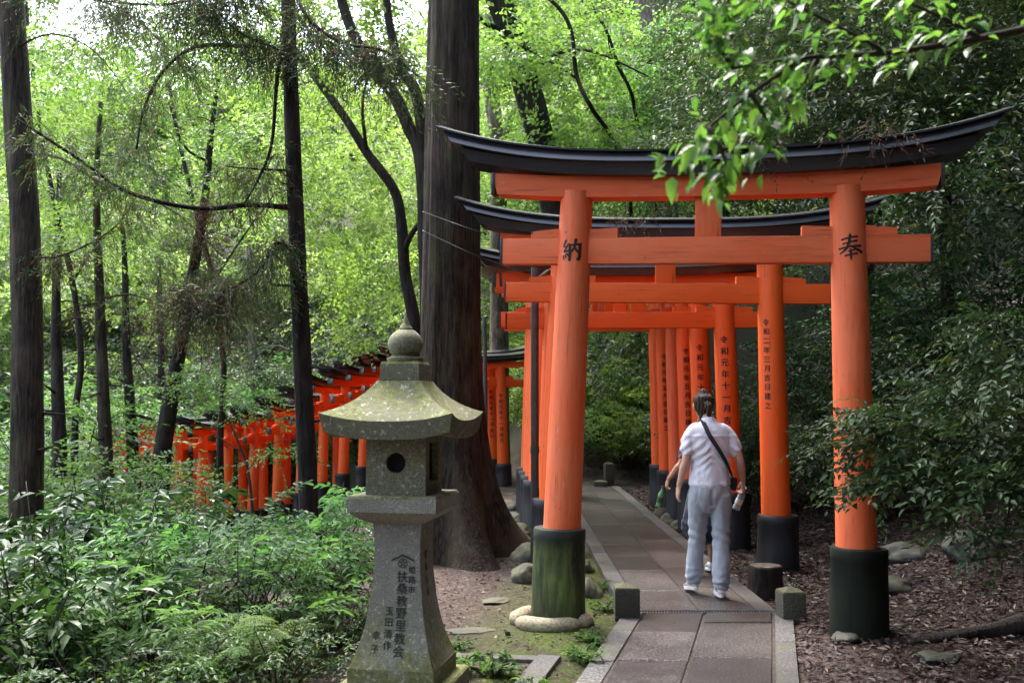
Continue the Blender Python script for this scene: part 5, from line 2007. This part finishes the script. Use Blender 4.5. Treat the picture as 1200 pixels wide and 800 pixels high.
M['lips'] = mat_simple('lips', (.35, .12, .10), (.38, .14, .12), 20, .5)


def plastic(name, col, trans=.85):
    m, nt, out = new_mat(name)
    t = NT(nt)
    p = t.bsdf(col, .12, .5)
    p.inputs['Transmission Weight'].default_value = trans
    p.inputs['IOR'].default_value = 1.3
    t.link(p.outputs[0], out.inputs[0])
    return m


M['clear_plastic'] = plastic('clear_plastic', (.78, .88, .95), .6)
M['green_plastic'] = plastic('green_plastic', (.16, .30, .16), .4)


def hand(mb, wrist, d, back, side, curl):
    """five-fingered hand: d along the fingers, back = direction of its back, side = towards the thumb"""
    W, d, back, side = Vector(wrist), Vector(d).normalized(), Vector(back).normalized(), Vector(side).normalized()
    ax = lambda p, q, w, h: (*p, w, h)
    # palm as a flat block of stations
    st = []
    palm = MB()
    for f, hw, hd in ((-.012, .024, .019), (.02, .032, .017), (.05, .041, .015), (.082, .042, .013)):
        c = W + d * f
        for k in range(14):
            a = 2 * math.pi * k / 14
            st.append(c + side * (hw * math.cos(a)) + back * (hd * math.sin(a)))
    fs = []
    for i in range(3):
        for k in range(14):
            k2 = (k + 1) % 14
            fs.append((i * 14 + k, i * 14 + k2, (i + 1) * 14 + k2, (i + 1) * 14 + k))
    fs += [tuple(range(13, -1, -1)), tuple(range(42, 56))]
    if side.cross(back).dot(d) < 0:
        fs = [f[::-1] for f in fs]
    mb.add(st, fs)
    for off, ln, r in ((.030, .070, .0085), (.0105, .079, .0088), (-.0105, .073, .0085), (-.031, .057, .0078)):
        p = W + d * .076 + side * off
        q = [p]
        ang = curl * .5
        for seg in (.45, .32, .25):
            dirn = d * math.cos(ang) - back * math.sin(ang) + side * (off * 1.6)
            q.append(q[-1] + dirn.normalized() * ln * seg)
            ang += curl
        mb.tube(q, [r, r * .97, r * .88, r * .7], 9)
    p = W + d * .022 + side * .026
    q = [p, p + (d * .6 + side * .75 - back * .15).normalized() * .034, p + (d * .6 + side * .75 - back * .15).normalized() * .034 + (d * .9 + side * .25 - back * .35).normalized() * .030]
    q.append(q[-1] + (d * .95 - back * .4).normalized() * .022)
    mb.tube(q, [.013, .0115, .0095, .007], 9)


def person(loc, label, rz, J, mats, long_hair, strap_on, s=1.0):
    """J: joints in metres: neck, head, shoulders, elbows, wrists, hips, knees, ankles; +y is the way she walks"""
    e = empty('person', loc, rz, label, 'person')
    e.scale = (s * .95, s, s)
    sk = M[mats['skin']]
    L, Rr = J['l'], J['r']
    hd = Vector(J['head'])
    nk = Vector(J['neck'])
    body = MB()
    # trunk under the clothes, neck, head
    limb(body, spline_st([(0, 0, .86, .13, .09), (0, -.01, 1.0, .118, .085), (.0, 0, 1.15, .125, .09), (nk.x, .0, 1.34, .14, .085), (nk.x, 0, 1.41, .09, .065)]))
    limb(body, spline_st([(nk.x, nk.y - .02, nk.z - .08, .068, .062), (nk.x, nk.y, nk.z, .056, .058), (hd.x, hd.y - .02, hd.z - .06, .054, .060)]))
    limb(body, spline_st([(hd.x, hd.y + .02, hd.z - .105, .040, .050), (hd.x, hd.y + .012, hd.z - .06, .062, .080), (hd.x, hd.y, hd.z, .073, .094), (hd.x, hd.y - .005, hd.z + .06, .068, .088), (hd.x, hd.y - .008, hd.z + .10, .040, .052)]), 22)
    # nose, brow, chin, ears
    limb(body, [(hd.x, hd.y + .090, hd.z + .012, .008, .010), (hd.x, hd.y + .105, hd.z - .020, .013, .012), (hd.x, hd.y + .096, hd.z - .034, .014, .010)], 10)
    limb(body, [(hd.x - .03, hd.y + .084, hd.z + .026, .010, .008), (hd.x + .03, hd.y + .084, hd.z + .026, .010, .008)], 10)
    for sg in (-1, 1):
        limb(body, [(hd.x + sg * .078, hd.y - .008, hd.z - .034, .007, .012), (hd.x + sg * .090, hd.y - .014, hd.z - .006, .008, .020), (hd.x + sg * .086, hd.y - .014, hd.z + .018, .007, .014)], 10)
    for sg, A in ((-1, L), (1, Rr)):
        sh_, el, wr = (Vector(A[k]) for k in ('sh', 'el', 'wr'))
        m1, m2 = sh_.lerp(el, .45), el.lerp(wr, .30)
        limb(body, spline_st([(sh_.x - sg * .035, sh_.y, sh_.z - .012, .042, .045), (*m1, .046, .048), (*el, .037, .038), (*m2, .040, .041), (*el.lerp(wr, .7), .029, .031), (*wr, .023, .021)]))
        hip, kn, an = (Vector(A[k]) for k in ('hip', 'kn', 'an'))
        limb(body, spline_st([(*hip, .080, .085), (*hip.lerp(kn, .4), .072, .078), (*kn, .050, .054), (*kn.lerp(an, .35), .046, .056), (*an, .031, .036)]))
        fd = Vector(A['foot'])
        limb(body, [(*an, .032, .036), (*(an + Vector((0, .0, -.045))), .032, .04)], 14)
        limb(body, [(*(an - fd * .03 + Vector((0, 0, -.055))), .028, .022), (*(an + fd * .10 + Vector((0, 0, -.065))), .036, .018), (*(an + fd * .17 + Vector((0, 0, -.07))), .028, .012)], 14)
        hand(body, wr, A['hd'], A['hb'], A['hs'], A['curl'])
    fuse(body, 'body', sk, e, .0052, 2)
    # eyes and mouth
    for sg in (-1, 1):
        mb = MB()
        mb.lathe([(.001, -.010), (.008, -.006), (.0105, 0), (.008, .006), (.001, .010)], 12, (hd.x + sg * .031, hd.y + .082, hd.z + .006))
        mb.build('eye', M['eye_white'], e, 180)
    mb = MB(); limb(mb, [(hd.x - .022, hd.y + .082, hd.z - .055, .005, .005), (hd.x, hd.y + .089, hd.z - .054, .007, .007), (hd.x + .022, hd.y + .082, hd.z - .055, .005, .005)], 10); mb.build('mouth', M['lips'], e, 180)
    # hair
    mb = MB()
    limb(mb, spline_st([(hd.x, hd.y - .040, hd.z - .085, .050, .048), (hd.x, hd.y - .034, hd.z - .03, .080, .078), (hd.x, hd.y - .020, hd.z + .03, .091, .098), (hd.x, hd.y - .014, hd.z + .075, .082, .092), (hd.x, hd.y - .014, hd.z + .104, .048, .054)]), 22)
    if long_hair == 'bun':
        limb(mb, spline_st([(hd.x + .012, hd.y - .100, hd.z + .020, .026, .026), (hd.x + .020, hd.y - .128, hd.z - .005, .032, .028), (hd.x + .026, hd.y - .125, hd.z - .05, .026, .024), (hd.x + .030, hd.y - .105, hd.z - .095, .012, .013)]), 14)
    hr = fuse(mb, 'hair', M['hair'], e, .006, 2, lambda c: .0035 * math.sin(c.x * 260 + 3 * noise.noise(c * 18)) + .003 * noise.noise(c * 60))
    # trousers: seat and two loose legs; or a flared skirt to the knee
    mb = MB()
    skirt = mats.get('skirt')
    if skirt:
        limb(mb, spline_st([(0, 0, .47, .262, .20), (0, 0, .52, .262, .20), (0, -.005, .70, .225, .165), (0, -.01, .86, .185, .135)]), 26)
    limb(mb, spline_st([(0, -.005, .77, .165, .118), (0, -.012, .86, .182, .135), (0, -.006, .95, .168, .118), (0, 0, 1.03, .148, .102)]), 26)
    for sg, A in ((-1, L), (1, Rr)):
        hip, kn, an = (Vector(A[k]) for k in ('hip', 'kn', 'an'))
        if not skirt: limb(mb, spline_st([(hip.x, hip.y - .01, hip.z + .0, .094, .118), (*hip.lerp(kn, .25), .098, .115), (*hip.lerp(kn, .6), .086, .098), (*kn, .077, .088), (*kn.lerp(an, .5), .076, .088), (*kn.lerp(an, .88), .078, .090), (*kn.lerp(an, .97), .072, .084)]), 22)

    def fold(c):
        q = Vector((c.x * 7, c.y * 7, c.z * 5))
        k = .008 * noise.noise(q) + .006 * noise.noise(Vector((c.x * 22, c.y * 22, c.z * 12)))
        low = max(0, (.30 - c.z) / .30)
        k += low * .007 * math.sin(c.z * 95 + 4 * noise.noise(c * 9))
        knee = math.exp(-((c.z - .50) / .09) ** 2)
        k += knee * .006 * math.sin(c.z * 75 + c.x * 30)
        if c.z > .75 and c.y < 0:
            k -= .012 * math.exp(-(c.x / .022) ** 2)          # centre seam
        return k
    fuse(mb, 'skirt' if skirt else 'trousers', M[mats['legs']], e, .0085, 4, fold)
    # shirt: trunk and short sleeves
    mb = MB()
    nkx = nk.x
    limb(mb, spline_st([(.0, -.004, .925, .186, .136), (.0, -.004, .99, .178, .128), (.004, 0, 1.10, .170, .118), (nkx, -.005, 1.24, .190, .122), (nkx, -.005, 1.345, .196, .112), (nkx, -.005, 1.405, .160, .092), (nkx, -.006, 1.445, .085, .070)]), 30)
    for sg, A in ((-1, L), (1, Rr)):
        sh_, el = Vector(A['sh']), Vector(A['el'])
        q = sh_.lerp(el, .70)
        limb(mb, spline_st([(sh_.x - sg * .07, sh_.y - .003, sh_.z + .008, .058, .078), (sh_.x - sg * .012, sh_.y, sh_.z - .028, .055, .068), (*sh_.lerp(el, .38), .057, .066), (*q, .060, .068)]), 20)

    def tfold(c):
        if c.z < .955:
            return .004 * math.sin(c.x * 40 + c.y * 30)
        diag = noise.noise(Vector((c.x * 6 + c.z * 3, c.y * 6, c.z * 5)))
        k = .010 * diag + .005 * noise.noise(Vector((c.x * 20 + c.z * 9, c.y * 14, c.z * 9)))
        if c.z < 1.1:
            k += .0035 * math.sin(c.x * 55 + c.z * 14 + 4 * noise.noise(c * 6)) * (1.12 - c.z) / .2
        mid = math.exp(-((c.z - 1.18) / .12) ** 2)
        k += mid * .007 * math.sin((c.z + abs(c.x - nkx) * .9) * 80 + 3 * noise.noise(c * 7))
        k += .006 * math.exp(-((c.z - 1.33) / .012) ** 2) if c.y < -.05 else 0
        return k
    fuse(mb, 'shirt', M[mats['top']], e, .008, 3, tfold)
    if strap_on:
        # strap runs from the left shoulder down across the back to a small bag on the right hip
        path = [(nkx - .070, .105, 1.30), (nkx - .072, .075, 1.40), (nkx - .062, .0, 1.462), (nkx - .045, -.078, 1.415), (nkx - .01, -.122, 1.33), (.055, -.135, 1.22), (.115, -.128, 1.12), (.160, -.105, 1.03), (.195, -.04, .965)]
        q = smooth_pts(path, 6)
        mb = MB(); vs, fs = [], []
        for i, p in enumerate(q):
            t = (q[min(len(q) - 1, i + 1)] - q[max(0, i - 1)]).normalized()
            out_ = Vector((p.x - nkx, p.y, (p.z - 1.36) * (1 if p.z > 1.36 else 0) * 3))
            out_ = (out_ - t * out_.dot(t)).normalized()
            w = t.cross(out_) * .019
            for a, b in ((-1, 0), (1, 0), (1, 1), (-1, 1)):
                vs.append(p + w * a + out_ * (.004 + .004 * b))
        for i in range(len(q) - 1):
            for k in range(4):
                k2 = (k + 1) % 4
                fs.append((i * 4 + k, i * 4 + k2, i * 4 + 4 + k2, i * 4 + 4 + k))
        mb.add(vs, fs).build('bag_strap', M['strap'], e, 40)
        mb = MB(); mb.box((.215, .045, .93), (.055, .15, .11), Matrix.Rotation(.12, 3, 'Y'), .02); mb.build('hip_bag', M['strap'], e, 60)
    # shoes
    for sg, A in ((-1, L), (1, Rr)):
        an, fd = Vector(A['an']), Vector(A['foot']).normalized()
        lat = Vector((fd.y, -fd.x, 0)).normalized()
        pit = A.get('pitch', 0)
        up = Vector((0, 0, 1))
        fw_ = (fd * math.cos(pit) - up * math.sin(pit)).normalized()
        upv = lat.cross(fw_)
        heel = an - fw_ * .055 - upv * .083
        def put(q): return heel + fw_ * q[0] + lat * q[1] + upv * q[2]
        mb = MB()
        sts = [(.0, .030, .012, .045), (.03, .040, .030, .092), (.075, .041, .032, .098), (.12, .044, .028, .078), (.18, .050, .020, .055), (.235, .044, .016, .042), (.268, .026, .012, .03)]
        vs, fs = [], []
        n = 16
        for x_, hw, z0, z1 in sts:
            for k in range(n):
                a = 2 * math.pi * k / n
                zz = (z0 + .016 + z1) / 2 + (z1 - z0 - .0) / 2 * math.sin(a)
                vs.append(put((x_, hw * math.cos(a) * (1 if math.sin(a) < .3 else .82), max(.018, zz))))
        for i in range(len(sts) - 1):
            for k in range(n):
                k2 = (k + 1) % n
                fs.append((i * n + k2, i * n + k, (i + 1) * n + k, (i + 1) * n + k2))
        fs += [tuple(range(n)), tuple(range(len(sts) * n - 1, (len(sts) - 1) * n - 1, -1))]
        shoe = mb.add(vs, fs).build('shoe', M['shoe'], e, 180)
        mb = MB(); vs, fs = [], []
        n = 26
        for z_, gr in ((0, 0), (.012, .003), (.028, .001)):
            for k in range(n):
                a = 2 * math.pi * k / n
                c_ = math.cos(a)
                vs.append(put((.134 + (.143 + gr) * c_, (.045 + gr + .006 * (c_ > 0)) * math.sin(a) * (1 - .12 * (c_ < -.3)), z_ + .018 * max(0, c_ - .5) * (1 if z_ == 0 else .6))))
        for i in range(2):
            for k in range(n):
                k2 = (k + 1) % n
                fs.append((i * n + k2, i * n + k, (i + 1) * n + k, (i + 1) * n + k2))
        fs += [tuple(range(n)), tuple(range(3 * n - 1, 2 * n - 1, -1))]
        mb.add(vs, fs).build('sole', M['sole'], shoe, 60)
    return e


def hv(*a): return a


WX, WY = 1.635, 8.30
walker = dict(
    neck=(-.005, .015, 1.475), head=(-.034, .07, 1.585),
    l=dict(sh=(-.168, 0, 1.385), el=(-.212, -.035, 1.125), wr=(-.262, .045, .905), hip=(-.088, .01, .84), kn=(-.096, .10, .475), an=(-.128, .12, .115), foot=(-.12, 1, 0), pitch=.16, hd=(-.12, .25, -1), hb=(-.9, -.2, .0), hs=(-.15, .95, .2), curl=.38),
    r=dict(sh=(.175, 0, 1.380), el=(.262, -.03, 1.130), wr=(.318, .075, .945), hip=(.088, -.01, .84), kn=(.092, -.03, .475), an=(.066, -.115, .100), foot=(.10, 1, 0), pitch=0, hd=(.05, .38, -.93), hb=(.95, -.15, .1), hs=(-.1, .95, .3), curl=.95))
person((WX, WY, .004), 'walker seen from behind in pale lilac T-shirt and grey-blue trousers, black strap across back', 0, walker,
       dict(skin='skin', top='tee', legs='jeans'), 'bun', True, .985)
other = dict(
    neck=(0, .015, 1.475), head=(.03, .07, 1.575),
    l=dict(sh=(-.168, 0, 1.385), el=(-.255, .0, 1.14), wr=(-.385, .09, .96), hip=(-.088, .01, .84), kn=(-.094, -.03, .475), an=(-.09, -.09, .105), foot=(-.05, 1, 0), pitch=0, hd=(-.25, .3, -1), hb=(-.9, -.2, .0), hs=(-.15, .95, .2), curl=1.0),
    r=dict(sh=(.168, 0, 1.385), el=(.205, -.03, 1.120), wr=(.215, .06, .90), hip=(.088, -.01, .84), kn=(.092, .07, .475), an=(.07, .10, .11), foot=(.06, 1, 0), pitch=.1, hd=(.0, .3, -.95), hb=(.95, -.1, .0), hs=(-.1, .95, .2), curl=.5))
PX, PY = gp(825, 9.3), 9.3
person((PX, PY, .004), 'second walker in a dark navy skirt almost hidden behind the first, tanned forearm showing', 0, other,
       dict(skin='skin_tan', top='navy_tee', legs='navy', skirt=True), None, False, .90)


def bottle(label, top, axis, mat, cap_col, ln=.20, r=.031):
    """drink bottle hanging from its neck along axis"""
    e = empty('drink_bottle', top, 0, label, 'bottle')
    q = Vector((0, 0, 1)).rotation_difference(Vector(axis).normalized())
    e.rotation_euler = q.to_euler()
    mb = MB()
    mb.lathe([(.0125, .012), (.0125, .028), (.018, .045), (r, .075), (r, .10), (r * .95, .11), (r, .12), (r, .15), (r * .94, .16), (r, .17), (r, ln - .006), (r * .86, ln), (.012, ln - .008)], 20)
    mb.build('bottle_body', M[mat], e, 50)
    MB().lathe([(.0145, -.004), (.015, 0), (.015, .012), (.0135, .014)], 16).build('cap', cap_col, e, 50)
    MB().lathe([(r + .0008, .102), (r + .001, .106), (r + .001, .145), (r + .0008, .148)], 20).build('wrapper', M['sole'] if mat == 'clear_plastic' else M['under_leaf'], e, 50)
    return e


bottle('clear plastic drink bottle held low in the right hand of the pale-shirted walker', (WX + .318 + .005, WY + .125, .875), (-.35, .22, -.9), 'clear_plastic', M['sole'])
bottle('green drink bottle held by the second walker in navy', (PX - .375, PY + .115, .80), (-.2, .1, -.97), 'green_plastic', M['sleeve_black'])

# thin wires from the big cedar
wr_ = empty('overhead_wires', (-.66, 10.0, 3.0), 0, 'two thin slack wires tied round the big cedar and running to the gates', 'wires')
b0 = Vector(wr_.location)
for l in ([(495, 270, 9.98), (520, 282, 9.9), (560, 300, 9.8), (610, 318, 10.4)], [(495, 248, 9.98), (520, 257, 9.9), (545, 266, 9.75), (570, 274, 9.7)]):
    MB().tube([q - b0 for q in smooth_pts(px_line(l, 10), 6)], .004, 6).build('wire', M['metal'], wr_, 180)
